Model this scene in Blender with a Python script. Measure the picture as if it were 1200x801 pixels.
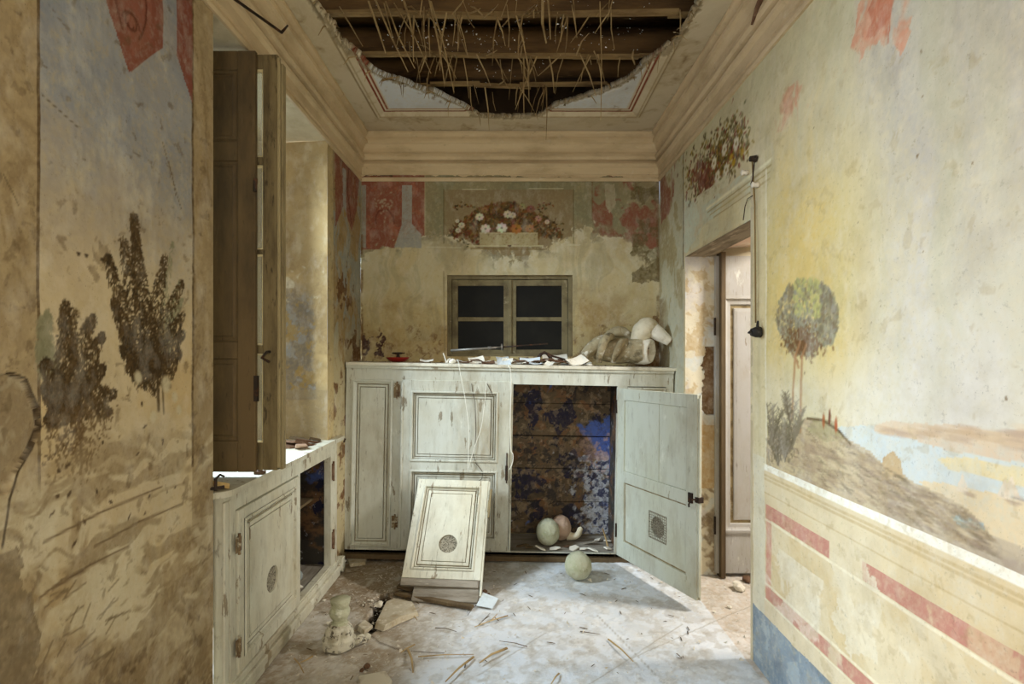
import bpy, bmesh, math, random
import numpy as np
from mathutils import Vector, Matrix, noise as mnoise

for _o in list(bpy.data.objects): bpy.data.objects.remove(_o)
S = bpy.context.scene
COL = S.collection

# ------------------------------------------------------------------ camera
cam_d = bpy.data.cameras.new('camera'); cam = bpy.data.objects.new('camera', cam_d); COL.objects.link(cam)
F = 620.0; HY = 415.0; EYE = 1.40
cam.location = (0, 0, EYE); cam.rotation_euler = (math.pi/2, 0, 0)
cam_d.sensor_width = 36; cam_d.lens = F/1200*36; cam_d.shift_y = (HY-400.5)/1200; cam_d.clip_start = .02
S.camera = cam
# ------------------------------------------------------------------ world, lights, exposure
W = bpy.data.worlds.new('sky'); S.world = W; W.use_nodes = True
W.node_tree.nodes['Background'].inputs[0].default_value = (.62, .74, .95, 1)
W.node_tree.nodes['Background'].inputs[1].default_value = 1.0
S.view_settings.view_transform = 'Standard'; S.view_settings.look = 'None'
S.view_settings.gamma = 1; S.view_settings.use_curve_mapping = False
S.view_settings.exposure = 0.0
def area(name, loc, target, sx, sy, power, color):
    d = bpy.data.lights.new(name, 'AREA'); d.shape = 'RECTANGLE'; d.size = sx; d.size_y = sy
    d.energy = power; d.color = color
    o = bpy.data.objects.new(name, d); COL.objects.link(o); o.location = loc
    o.rotation_euler = (Vector(target)-Vector(loc)).to_track_quat('-Z', 'Y').to_euler()
    return o
# daylight standing outside the window niche, outside the second window behind the camera, and in the room beyond the doorway
area('daylight_window', (-3.28, 1.64, 3.35), (-1.45, 2.64, 1.8), .6, 1.5, 260, (.72, .87, 1.0))
area('daylight_window_side', (-3.1, 3.5, 3.0), (-1.45, 2.6, 1.75), 1.0, 1.2, 410, (.66, .83, 1.0))
area('daylight_rear_window', (-2.0, -.35, 1.7), (1.1, 1.25, .8), 1.5, 1.4, 94, (.95, .96, 1.0))
area('daylight_next_room', (2.9, 2.42, 2.55), (-.6, 2.6, 0), .4, .4, 105, (1.0, .97, .92))
area('fill_front', (.2, -1.9, 1.8), (0, 3.5, 1.9), 1.2, 1.6, 38, (1.0, .92, .76))  # warm fill added behind the camera, brightens the whole room

# ------------------------------------------------------------------ constants
XL, XR, YB, YC = -1.13, 1.10, 3.95, 3.57
ZC, ZK = 3.04, 2.70
WY0, WY1, WZ = 2.0, 3.24, 2.71          # window niche in the left wall
DY0, DY1, DZ = 2.44, 3.36, 2.02         # doorway in the right wall
def PX(x, y, Y): return ((x-600)/F*Y, EYE-(y-HY)/F*Y)
def LW(x, y):
    Y = F*(-XL)/(600-x); return (Y if x > -25 else -.6, EYE-(y-HY)/F*Y)   # what leaves the frame runs on along the wall
def RW(x, y):
    Y = F*XR/(x-600); return (Y if x < 1255 else -.6, EYE-(y-HY)/F*Y)
def BW(x, y): return PX(x, y, YB)
def FL(x, y):
    Y = F*EYE/(y-HY); return ((x-600)/F*Y, Y)
def lin(c):
    c = np.asarray(c, float)/255.0
    return np.where(c <= .04045, c/12.92, ((c+.055)/1.055)**2.4)
def L4(c): return (*[float(v) for v in lin(c)], 1)

# ------------------------------------------------------------------ object helpers
def link(o, parent=None):
    COL.objects.link(o)
    if parent is not None: o.parent = parent
    return o
def tag(o, label=None, cat=None, group=None, kind=None):
    if label: o['label'] = label
    if cat: o['category'] = cat
    if group: o['group'] = group
    if kind: o['kind'] = kind
    return o
def empty(name, loc=(0, 0, 0), rot=(0, 0, 0), **k):
    o = bpy.data.objects.new(name, None); o.empty_display_size = .05
    link(o); o.location = loc; o.rotation_euler = rot
    return tag(o, **k)
class MB:
    def __init__(s): s.v = []; s.f = []
    def add(s, v, f):
        n = len(s.v); s.v += [tuple(p) for p in v]; s.f += [tuple(i+n for i in q) for q in f]; return s
    def box(s, x0, x1, y0, y1, z0, z1):
        return s.add([(x0,y0,z0),(x1,y0,z0),(x1,y1,z0),(x0,y1,z0),(x0,y0,z1),(x1,y0,z1),(x1,y1,z1),(x0,y1,z1)],
                     [(0,3,2,1),(4,5,6,7),(0,1,5,4),(1,2,6,5),(2,3,7,6),(3,0,4,7)])
    def relief(s, x0, z0, x1, z1, prof, cap=True, hole=None, n=40):
        """concentric rectangles: prof = [(inset, y)], front faces -y; optional round hole (cx, cz, r, depth) in the cap"""
        base = len(s.v)
        for d, y in prof:
            s.v += [(x0+d, y, z0+d), (x1-d, y, z0+d), (x1-d, y, z1-d), (x0+d, y, z1-d)]
        for k in range(len(prof)-1):
            for i in range(4):
                a = base+4*k+i; b = base+4*k+(i+1) % 4
                s.f.append((a, b, b+4, a+4))
        e = base+4*(len(prof)-1)
        if cap and hole is None: s.f.append((e, e+1, e+2, e+3))
        if cap and hole is not None:
            cx, cz, r, dep = hole; d, y = prof[-1]
            X0, Z0, X1, Z1 = x0+d, z0+d, x1-d, z1-d
            angs = sorted(set([2*math.pi*i/n for i in range(n)] + [math.atan2(zz-cz, xx-cx) % (2*math.pi) for xx in (X0, X1) for zz in (Z0, Z1)]))
            m = len(angs); b0 = len(s.v)
            for a in angs:
                c, q = math.cos(a), math.sin(a)
                t = min([(X1-cx)/c if c > 1e-9 else 1e9, (X0-cx)/c if c < -1e-9 else 1e9, (Z1-cz)/q if q > 1e-9 else 1e9, (Z0-cz)/q if q < -1e-9 else 1e9])
                s.v.append((cx+c*t, y, cz+q*t))
            for a in angs: s.v.append((cx+math.cos(a)*r, y, cz+math.sin(a)*r))
            for a in angs: s.v.append((cx+math.cos(a)*r, y+dep, cz+math.sin(a)*r))
            for i in range(m):
                j = (i+1) % m
                s.f.append((b0+i, b0+j, b0+m+j, b0+m+i)); s.f.append((b0+m+i, b0+m+j, b0+2*m+j, b0+2*m+i))
        return s
    def prism(s, pts, y0, y1):
        """polygon pts (x,z) counter-clockwise seen from -y, extruded y0..y1"""
        n = len(pts)
        v = [(p[0], y0, p[1]) for p in pts]+[(p[0], y1, p[1]) for p in pts]
        f = [tuple(range(n)), tuple(range(2*n-1, n-1, -1))]+[(i+n, (i+1) % n+n, (i+1) % n, i) for i in range(n)]
        return s.add(v, f)
    def tube(s, pts, r, n=8, caps=True, flat=1.0):
        pts = [Vector(p) for p in pts]; rs = r if isinstance(r, (list, tuple)) else [r]*len(pts)
        base = len(s.v); up = None
        for i, p in enumerate(pts):
            t = (pts[min(i+1, len(pts)-1)]-pts[max(i-1, 0)]).normalized()
            if up is None: up = Vector((0, 0, 1)) if abs(t.z) < .9 else Vector((1, 0, 0))
            a = t.cross(up)
            if a.length < 1e-4: a = t.cross(Vector((0, 1, 0)))
            a.normalize(); b = a.cross(t).normalized(); up = b
            for k in range(n):
                th = 2*math.pi*k/n
                s.v.append(tuple(p+a*math.cos(th)*rs[i]+b*math.sin(th)*rs[i]*flat))
        for i in range(len(pts)-1):
            for k in range(n):
                q = base+i*n
                s.f.append((q+k, q+(k+1) % n, q+n+(k+1) % n, q+n+k))
        if caps:
            s.f.append(tuple(base+k for k in reversed(range(n)))); s.f.append(tuple(base+(len(pts)-1)*n+k for k in range(n)))
        return s
    def lathe(s, prof, n=24, c=(0, 0, 0)):
        base = len(s.v)
        for r, z in prof:
            for k in range(n):
                th = 2*math.pi*k/n; s.v.append((c[0]+r*math.cos(th), c[1]+r*math.sin(th), c[2]+z))
        for i in range(len(prof)-1):
            for k in range(n):
                q = base+i*n; s.f.append((q+k, q+(k+1) % n, q+n+(k+1) % n, q+n+k))
        s.f.append(tuple(base+k for k in reversed(range(n)))); s.f.append(tuple(base+(len(prof)-1)*n+k for k in range(n)))
        return s
    def build(s, name, m, parent=None, bevel=0, smooth=False, jitter=0, sub=0, loc=None, rot=None):
        me = bpy.data.meshes.new(name)
        v = s.v
        if jitter:
            v = [tuple(Vector(p)+mnoise.noise_vector(Vector(p)*14)*jitter+mnoise.noise_vector(Vector(p)*45)*jitter*.4) for p in v]
        me.from_pydata(v, [], s.f); me.update()
        me.materials.append(m)
        if smooth: me.shade_smooth()
        o = bpy.data.objects.new(name, me); link(o, parent)
        if bevel:
            b = o.modifiers.new('bevel', 'BEVEL'); b.width = bevel; b.segments = 2; b.limit_method = 'ANGLE'
        if sub:
            b = o.modifiers.new('sub', 'SUBSURF'); b.levels = b.render_levels = sub
        if loc: o.location = loc
        if rot: o.rotation_euler = rot
        return o

# ------------------------------------------------------------------ materials
def material(name, base=None, layers=(), rough=.8, bump=(), attr=False, metal=0, spec=.3, coord='Object'):
    """base colour (or the mesh's paint attribute), then layers (colour, scale, stretch, detail, lo, hi, strength) mixed by noise"""
    m = bpy.data.materials.new(name); m.use_nodes = True; nt = m.node_tree; N = nt.nodes; K = nt.links
    bs = N['Principled BSDF']; bs.inputs['Roughness'].default_value = rough; bs.inputs['Metallic'].default_value = metal
    bs.inputs['Specular IOR Level'].default_value = spec
    tc = N.new('ShaderNodeTexCoord')
    if attr:
        a = N.new('ShaderNodeAttribute'); a.attribute_name = 'paint'; out = a.outputs['Color']
    else:
        a = N.new('ShaderNodeRGB'); a.outputs[0].default_value = L4(base); out = a.outputs[0]
    def noi(scale, stretch, detail, off=0):
        mp = N.new('ShaderNodeMapping'); mp.inputs['Scale'].default_value = stretch; mp.inputs['Location'].default_value = (off, off*.7, off*1.3)
        K.new(tc.outputs[coord], mp.inputs[0])
        n = N.new('ShaderNodeTexNoise'); n.inputs['Scale'].default_value = scale; n.inputs['Detail'].default_value = detail
        n.inputs['Roughness'].default_value = .65
        K.new(mp.outputs[0], n.inputs['Vector']); return n.outputs[0]
    for i, (c, sc, st, de, lo, hi, k) in enumerate(layers):
        n = noi(sc, st, de, i*3.7+1)
        mr = N.new('ShaderNodeMapRange'); mr.inputs[1].default_value = lo; mr.inputs[2].default_value = hi; mr.inputs[4].default_value = k
        K.new(n, mr.inputs[0])
        mx = N.new('ShaderNodeMix'); mx.data_type = 'RGBA'
        K.new(mr.outputs[0], mx.inputs[0]); K.new(out, mx.inputs[6]); mx.inputs[7].default_value = L4(c)
        if attr and i == 0 or c == 'mul': pass
        out = mx.outputs[2]
    K.new(out, bs.inputs['Base Color'])
    prev = None
    for (sc, st, de, s_, dist) in bump:
        b = N.new('ShaderNodeBump'); b.inputs['Strength'].default_value = s_; b.inputs['Distance'].default_value = dist
        K.new(noi(sc, st, de, 9), b.inputs['Height'])
        if prev: K.new(prev, b.inputs['Normal'])
        prev = b.outputs[0]
    if prev: K.new(prev, bs.inputs['Normal'])
    return m
O1 = (1, 1, 1)
M_wall = material('fresco_plaster', attr=True, rough=.88, spec=.15,
    layers=[((118, 96, 64), 5, O1, 12, .44, .72, .26), ((236, 228, 208), 13, (1, 1, .6), 12, .50, .74, .24), ((70, 52, 34), 55, O1, 6, .60, .78, .4), ((60, 46, 30), 150, O1, 3, .64, .74, .35)],
    bump=[(12, O1, 7, .22, .006), (80, O1, 4, .25, .002)])
M_floor = material('dusty_floor', attr=True, rough=.92, spec=.1,
    layers=[((225, 222, 214), 60, O1, 6, .55, .75, .4), ((120, 106, 88), 95, O1, 4, .64, .76, .4)],
    bump=[(30, O1, 8, .6, .008), (150, O1, 3, .5, .003)])
M_ceil = material('painted_ceiling', attr=True, rough=.85, spec=.15,
    layers=[((120, 105, 80), 6, O1, 6, .55, .85, .25)], bump=[(25, O1, 6, .25, .004)])
M_cornice = material('stucco_cornice', (208, 186, 148), rough=.85,
    layers=[((150, 128, 92), 3, (1, 1, 3), 7, .45, .75, .6), ((96, 72, 46), 14, (1, 1, 2.5), 8, .62, .78, .55), ((215, 202, 172), 20, O1, 6, .58, .75, .5)],
    bump=[(35, O1, 6, .3, .003)])
M_plaster = material('bare_plaster', (205, 192, 160), rough=.9,
    layers=[((170, 148, 108), 2.5, O1, 8, .42, .7, .7), ((120, 98, 70), 18, O1, 8, .62, .75, .5)], bump=[(14, O1, 8, .4, .01)])
def painted_wood(name, base, warm, chip, amt=.0):
    return material(name, base, rough=.62, spec=.35, layers=[
        (warm, 3.2, (1, 1, .6), 8, .40, .72, .65),
        ((150, 146, 124), 11, (1.6, 1, .35), 8, .50, .78, .55),
        (chip, 9, (1.8, 1, .45), 10, .615-amt, .64-amt, .8),
        ((232, 232, 218), 16, (1, 1, .4), 8, .62, .74, .6),
        ((96, 84, 62), 38, (2.2, 1, .3), 6, .60-amt*.5, .70-amt*.5, .6),
        ((146, 130, 98), 1.6, (1.4, 1, .8), 9, .48, .66, .6)],
        bump=[(60, (3, 1, .2), 5, .25, .0015), (9, (1.8, 1, .45), 10, .3, .002)])
M_cup = painted_wood('cupboard_paint', (198, 200, 188), (178, 170, 142), (116, 102, 78))
M_cup2 = painted_wood('niche_cabinet_paint', (206, 204, 186), (190, 178, 146), (120, 100, 72), .012)
M_odoor = painted_wood('open_door_paint', (196, 199, 184), (186, 186, 160), (150, 142, 114), -.03)
M_leaf = painted_wood('room_door_paint', (172, 168, 162), (160, 152, 136), (120, 102, 80), -.01)
M_groove_shade = material('groove_shade', (146, 130, 96), rough=.95, layers=[((100, 82, 54), 14, O1, 7, .45, .6, .8), ((170, 160, 132), 9, O1, 7, .56, .66, .8)])  # grime brown that paints crevice shade into the grooves for contrast
M_top = material('top_board', (212, 206, 186), rough=.7, layers=[((120, 102, 72), 8, (1, 2, 1), 8, .5, .72, .75), ((70, 52, 36), 26, O1, 6, .62, .72, .7)], bump=[(40, O1, 5, .3, .002)])
M_oldwood = material('old_grey_wood', (104, 86, 60), rough=.85, layers=[((64, 50, 34), 7, (1, 1, .2), 8, .4, .65, .8), ((134, 118, 88), 22, (3, 3, .3), 6, .58, .72, .55)], bump=[(50, (3, 3, .2), 5, .4, .003)])
M_shutter = material('shutter_wood', (104, 84, 54), rough=.75, layers=[((64, 52, 34), 5, (1, 1, .3), 8, .42, .62, .8), ((58, 44, 28), 30, (2, 2, .5), 6, .62, .72, .7), ((134, 118, 88), 16, (2, 2, .4), 7, .62, .78, .35)], bump=[(50, (3, 3, .2), 5, .35, .002)])
M_sash = material('sash_wood', (158, 142, 104), rough=.75, layers=[((104, 88, 60), 9, (2, 2, .3), 8, .44, .66, .75), ((60, 48, 32), 26, (2, 2, .4), 6, .60, .72, .8)], bump=[(50, (3, 3, .2), 5, .35, .002)])
M_sashd = material('dark_sash_wood', (124, 108, 74), rough=.75, layers=[((84, 70, 46), 9, (2, 2, .3), 9, .42, .62, .8), ((52, 42, 28), 24, (2, 2, .5), 7, .56, .66, .8)], bump=[(50, (3, 3, .2), 5, .5, .003)])
M_wframe = material('small_window_wood', (128, 116, 84), rough=.75, layers=[((78, 66, 44), 9, O1, 8, .44, .66, .75), ((186, 176, 146), 22, O1, 6, .62, .72, .5)], bump=[(50, O1, 5, .35, .002)])
M_plankg = material('weathered_plank', (150, 142, 128), rough=.88, layers=[((96, 84, 66), 10, (.4, 2, 2), 8, .42, .68, .8), ((186, 178, 160), 30, (.4, 2, 2), 5, .6, .72, .6)], bump=[(50, (.4, 3, 3), 5, .5, .003)])
M_deck = material('deck_board', (108, 80, 46), rough=.9, layers=[((58, 40, 24), 5, (.3, 2, 2), 8, .42, .65, .85), ((150, 112, 66), 18, (.3, 2, 2), 6, .6, .75, .5)], bump=[(30, (.3, 3, 3), 5, .5, .004)])
M_reed = material('split_reed', (176, 150, 104), rough=.85, layers=[((112, 86, 52), 12, O1, 6, .42, .66, .8)], bump=[(60, O1, 4, .3, .002)])
M_batten = material('lath_batten', (150, 124, 82), rough=.9, layers=[((88, 64, 38), 10, (.3, 1, 1), 7, .42, .66, .8)], bump=[(40, (.3, 2, 2), 5, .5, .003)])
M_blue = material('peeling_blue_interior', (62, 58, 52), rough=.85, layers=[
    ((120, 88, 58), 4.5, (1, 1, 1.6), 8, .48, .60, .9), ((44, 38, 34), 3.4, (1, 1, 1.8), 9, .50, .60, .9), ((66, 84, 140), 3.0, O1, 9, .545, .60, .85),
    ((20, 22, 48), 8, (1.1, 1, .9), 5, .585, .61, .95), ((150, 92, 50), 7, O1, 7, .64, .70, .8), ((168, 166, 168), 22, O1, 7, .61, .66, .6)], bump=[(12, O1, 8, .5, .006)])
M_glass = material('dark_dusty_glass', (16, 17, 15), rough=.45, layers=[((40, 38, 30), 5, O1, 8, .45, .8, .6)], spec=.12)
M_iron = material('rusty_iron', (52, 42, 34), rough=.6, metal=.4, layers=[((104, 62, 34), 24, O1, 6, .5, .66, .8)], bump=[(60, O1, 4, .4, .002)])
M_steel = material('dull_steel', (138, 134, 126), rough=.45, metal=.7, layers=[((82, 66, 50), 20, O1, 6, .55, .7, .6)])
M_grille = material('perforated_sheet', (150, 142, 122), rough=.8, metal=0, layers=[((84, 76, 62), 150, O1, 1, .48, .56, .9)], bump=[(190, O1, 1, .6, .002)])
M_stone = material('mottled_stone', (190, 188, 160), rough=.9, layers=[((154, 158, 120), 9, O1, 8, .45, .66, .7), ((98, 92, 66), 24, O1, 7, .58, .70, .8), ((228, 226, 210), 17, O1, 7, .6, .72, .7)], bump=[(18, O1, 8, 1.0, .014)])
M_stone2 = material('speckled_broken_stone', (206, 200, 180), rough=.92, layers=[((140, 130, 104), 13, O1, 8, .50, .64, .7), ((64, 52, 36), 34, O1, 7, .55, .62, .85)], bump=[(28, O1, 8, .8, .008)])
M_papier = material('plaster_cast', (216, 206, 180), rough=.88, layers=[((168, 152, 112), 7, O1, 8, .44, .68, .75), ((104, 90, 62), 14, O1, 8, .60, .70, .7), ((236, 232, 220), 18, O1, 6, .60, .74, .6)], bump=[(16, O1, 8, .5, .006)])
M_castwhite = material('white_cast', (230, 224, 208), rough=.85, layers=[((182, 170, 140), 12, O1, 8, .52, .70, .7)], bump=[(22, O1, 8, .4, .004)])
M_pink = material('pinkish_clay', (186, 158, 136), rough=.85, layers=[((134, 112, 90), 12, O1, 8, .5, .70, .7)], bump=[(22, O1, 8, .4, .004)])
M_paper = material('yellowed_paper', (226, 220, 204), rough=.9, layers=[((180, 168, 140), 14, O1, 6, .5, .7, .7)])
M_paperb = material('bluish_paper', (202, 210, 212), rough=.9, layers=[((160, 164, 158), 14, O1, 6, .5, .7, .6)])
M_brown = material('brittle_brown', (96, 70, 50), rough=.85, layers=[((150, 122, 96), 18, O1, 6, .5, .68, .7), ((44, 30, 22), 30, O1, 6, .56, .7, .7)])
M_chunk = material('plaster_chunk', (214, 206, 188), rough=.93, layers=[((156, 138, 108), 12, O1, 8, .5, .68, .8)], bump=[(26, O1, 8, .7, .006)])
M_red = material('red_enamel', (150, 36, 26), rough=.4, layers=[((90, 30, 22), 22, O1, 6, .5, .7, .7)])
M_cord = material('white_string', (224, 222, 208), rough=.9)
M_brownstr = material('dark_wire', (70, 62, 50), rough=.8)
M_porc = material('porcelain', (214, 204, 184), rough=.3, spec=.5)
M_hinge = material('painted_over_iron', (128, 108, 78), rough=.7, layers=[((84, 58, 38), 30, O1, 6, .46, .6, .8), ((190, 184, 160), 40, O1, 5, .55, .62, .8)])
M_bake = material('black_switch', (44, 42, 40), rough=.65, spec=.15, layers=[((120, 116, 108), 30, O1, 6, .58, .7, .6)])
M_glassjar = material('dusty_glass_jar', (140, 146, 144), rough=.2, spec=.6)
M_dark = material('dark_beyond', (26, 22, 18), rough=.9)
M_backjamb = material('stone_reveal', (168, 150, 112), rough=.92, layers=[((120, 98, 66), 5, O1, 8, .44, .62, .8)], bump=[(12, O1, 8, .5, .01)])

# ------------------------------------------------------------------ fresco painter: a fine grid with relief and a paint attribute
def _hash(ix, iz, seed):
    n = (ix.astype(np.int64)*374761393+iz.astype(np.int64)*668265263+seed*1442695041) & 0xffffffff
    n = ((n ^ (n >> 13))*1274126177) & 0xffffffff
    return ((n ^ (n >> 16)) & 0xffffff)/float(0xffffff)
def vnoise(x, z, seed):
    ix = np.floor(x); iz = np.floor(z); fx = x-ix; fz = z-iz
    fx = fx*fx*(3-2*fx); fz = fz*fz*(3-2*fz)
    a = _hash(ix, iz, seed); b = _hash(ix+1, iz, seed); c = _hash(ix, iz+1, seed); d = _hash(ix+1, iz+1, seed)
    return (a*(1-fx)+b*fx)*(1-fz)+(c*(1-fx)+d*fx)*fz
def sstep(lo, hi, v): t = np.clip((v-lo)/(hi-lo), 0, 1); return t*t*(3-2*t)
def axis(lo, hi, step, extra=()):
    """coordinates from lo to hi; step may depend on the position; extra lines are put in exactly"""
    a = [lo]
    while a[-1] < hi:
        a.append(a[-1]+(step(a[-1]) if callable(step) else step))
    a = [v for v in a if v < hi-1e-4]+[hi]
    for e in extra:
        if lo < e < hi:
            a = [v for v in a if abs(v-e) > 8e-4 or v in (lo, hi)]+[e]
    return np.array(sorted(a))
class Fresco:
    def __init__(s, sa, za, seed=1):
        s.sa, s.za = sa, za; s.S, s.Z = np.meshgrid(sa, za)
        s.c = np.zeros(s.S.shape+(3,)); s.d = np.zeros(s.S.shape); s.seed = seed
        s.g = None; g_ = .5*s.n(60, 301, 4)+.3*s.n(130, 303, 4)+.2*s.n(30, 305, 4, (2.5, .3)); s.g = np.clip((g_-.5)*5.5, -1, 1)
        s.wS = s.S+(s.n(14, 31, 3)-.5)*.03; s.wZ = s.Z+(s.n(14, 32, 3)-.5)*.03
    def n(s, freq, seed, octv=7, st=(1, 1)):
        octv = max(4, min(octv+2, int(math.log2(260/freq))))
        v = 0; a = 1; t = 0
        wx = (vnoise(s.S*freq*1.7+5, s.Z*freq*1.7, seed+991)-.5)*.55/freq; wz = (vnoise(s.S*freq*1.7, s.Z*freq*1.7+9, seed+997)-.5)*.55/freq
        for o in range(octv):
            v = v+a*vnoise((s.S+wx)*freq*st[0]*2**o+seed*7.3, (s.Z+wz)*freq*st[1]*2**o+seed*3.1, seed+o*17+s.seed*101); t += a; a *= .62
        return v/t
    def mix(s, m, c):
        m = np.clip(m*(1+.42*s.g), 0, 1)[..., None]; s.c = s.c*(1-m)+np.asarray(c, float)*m
    def pmask(s, pts, rag=1.0):
        a = s.S+(s.wS-s.S)*rag; b = s.Z+(s.wZ-s.Z)*rag
        m = np.zeros(s.S.shape, bool); k = len(pts)
        for i in range(k):
            (x0, y0), (x1, y1) = pts[i], pts[(i+1) % k]
            if y0 == y1: continue
            m ^= ((b > y0) != (b > y1)) & (a < (x1-x0)*(b-y0)/(y1-y0)+x0)
        return m.astype(float)
    def poly(s, pts, c, k=1, rag=.3): s.mix(s.pmask(pts, rag)*k, c)
    def blur_rect(s, s0, s1, z0, z1, soft, c, k=1):
        lo, hi = min(s0, s1), max(s0, s1); zl, zh = min(z0, z1), max(z0, z1)
        m = sstep(lo-soft, lo+soft, s.S)*(1-sstep(hi-soft, hi+soft, s.S))*sstep(zl-soft, zl+soft, s.Z)*(1-sstep(zh-soft, zh+soft, s.Z))
        s.mix(m*k, c)
    def seal(s, a, b, c, d):
        q = np.maximum(np.maximum(a-s.S, s.S-b), np.maximum(c-s.Z, s.Z-d)); s.d *= sstep(0, .04, q)
    def dab(s, cs, cz, a, b, ang, c, k=1):
        r = max(a, b)*1.3
        i0, i1 = np.searchsorted(s.sa, [cs-r, cs+r]); j0, j1 = np.searchsorted(s.za, [cz-r, cz+r])
        if i1 <= i0 or j1 <= j0: return
        x = s.S[j0:j1, i0:i1]-cs; z = s.Z[j0:j1, i0:i1]-cz
        ca, sn = math.cos(ang), math.sin(ang)
        q = ((x*ca+z*sn)/a)**2+((-x*sn+z*ca)/b)**2
        m = (np.clip(1.4-q, 0, 1)*k)[..., None]
        s.c[j0:j1, i0:i1] = s.c[j0:j1, i0:i1]*(1-m)+np.asarray(c, float)*m
    def line(s, pts, w, c, k=1):
        for (x0, z0), (x1, z1) in zip(pts[:-1], pts[1:]):
            L = math.hypot(x1-x0, z1-z0)
            if L < 1e-6: continue
            j0, j1 = np.searchsorted(s.za, [min(z0, z1)-w, max(z0, z1)+w]); i0, i1 = np.searchsorted(s.sa, [min(x0, x1)-w, max(x0, x1)+w])
            if i1 <= i0 or j1 <= j0: continue
            X = s.S[j0:j1, i0:i1]-x0; Z = s.Z[j0:j1, i0:i1]-z0
            t = np.clip((X*(x1-x0)+Z*(z1-z0))/L/L, 0, 1)
            D = np.hypot(X-t*(x1-x0), Z-t*(z1-z0))
            m = (np.clip(1.25-D/w*1.0, 0, 1)*k)[..., None]; m = np.where(D[..., None] < w*1.25, m, 0)
            s.c[j0:j1, i0:i1] = s.c[j0:j1, i0:i1]*(1-m)+np.asarray(c, float)*m
    def build(s, name, m, to3d, drop=(), dropmask=None, parent=None, kind='structure', flip=False):
        nz, ns = s.S.shape
        v = to3d(s.S.ravel(), s.Z.ravel(), s.d.ravel()).astype(np.float32)
        i = np.arange(nz*ns).reshape(nz, ns)
        q = np.stack([i[:-1, :-1], i[:-1, 1:], i[1:, 1:], i[1:, :-1]], -1).reshape(-1, 4)
        cs = (s.S[:-1, :-1]+s.S[1:, 1:]).ravel()/2; cz = (s.Z[:-1, :-1]+s.Z[1:, 1:]).ravel()/2
        keep = np.ones(len(q), bool)
        for (a, b, c, d) in drop: keep &= ~((cs > a) & (cs < b) & (cz > c) & (cz < d))
        if dropmask is not None: keep &= ~dropmask[:-1, :-1].ravel()
        q = q[keep]
        if flip: q = q[:, ::-1]
        me = bpy.data.meshes.new(name)
        used = np.zeros(len(v), bool); used[q.ravel()] = True
        remap = np.cumsum(used)-1; q = remap[q]; v = v[used]; col = lin(np.clip(s.c.reshape(-1, 3)[used], 0, 255))
        me.vertices.add(len(v)); me.vertices.foreach_set('co', np.ascontiguousarray(v).ravel())
        me.loops.add(q.size); me.loops.foreach_set('vertex_index', np.ascontiguousarray(q).astype(np.int32).ravel())
        me.polygons.add(len(q)); me.polygons.foreach_set('loop_start', np.arange(0, q.size, 4, dtype=np.int32))
        me.update(calc_edges=True)
        at = me.color_attributes.new('paint', 'FLOAT_COLOR', 'POINT')
        at.data.foreach_set('color', np.concatenate([col, np.ones((len(v), 1))], 1).astype(np.float32).ravel())
        me.shade_smooth(); me.materials.append(m)
        o = bpy.data.objects.new(name, me); link(o, parent)
        if kind: o['kind'] = kind
        return o
def plume(f, T, base, tip, n, spread, size, cols, rnd, droop=.2):
    """a feathery painted bough: dabs either side of a curve from base to tip (pixels through T)"""
    b = np.array(T(*base)); t = np.array(T(*tip)); dv = t-b; L = np.hypot(*dv); nrm = np.array([-dv[1], dv[0]])/L
    for i in range(n):
        u = rnd.random()**.8; w = spread*(1-.75*u)*(rnd.random()*2-1)
        p = b+dv*u+nrm*(w+math.sin(u*2.6)*L*.06)
        a = math.atan2(dv[1], dv[0])+(.7 if w < 0 else -.7)+rnd.uniform(-.5, .5)
        f.dab(p[0], p[1]-droop*abs(w), size*rnd.uniform(.8, 1.7), size*rnd.uniform(.3, .55), a, rnd.choice(cols), rnd.uniform(.5, .95))

# ------------------------------------------------------------------ wall_left
rnd = random.Random(5)
gl = lambda y: .1 if y < .95 else min(max(y*y/(F*1.13)*1.25, .0021), .011)
ex = [WY0, WY1]
for xx in (45, 226): Y = LW(xx, 0)[0]; ex += [Y-.003, Y+.003]
f = Fresco(axis(-1.6, YB, gl, ex), axis(0, 3.06, .0052, [WZ]), 1)
T = LW
U = 600-F*1.13/np.maximum(f.S, .5); V = HY-(f.Z-EYE)*F/f.S    # where each wall point lies along the wall, in photo pixels, to read measured positions from
nA, nB, nC = f.n(1.6, 3), f.n(6, 5), f.n(22, 9, 4)
f.c[:] = (190, 168, 124)
f.mix(sstep(.4, .7, nA)*.5, (206, 188, 146)); f.mix(sstep(.5, .75, nB)*.35, (160, 132, 88))
# pilaster strips left and right of the painted panel
pil0, pil1 = LW(45, 0)[0], LW(226, 0)[0]
inP = ((f.S > pil0) & (f.S < pil1)).astype(float)
f.mix((1-inP)*(f.S < WY0)*.75, (156, 136, 102)); f.mix((1-inP)*(f.S < WY0)*sstep(.5, .7, f.n(5, 12, 5, (3, .5)))*.5, (120, 98, 66))
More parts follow.
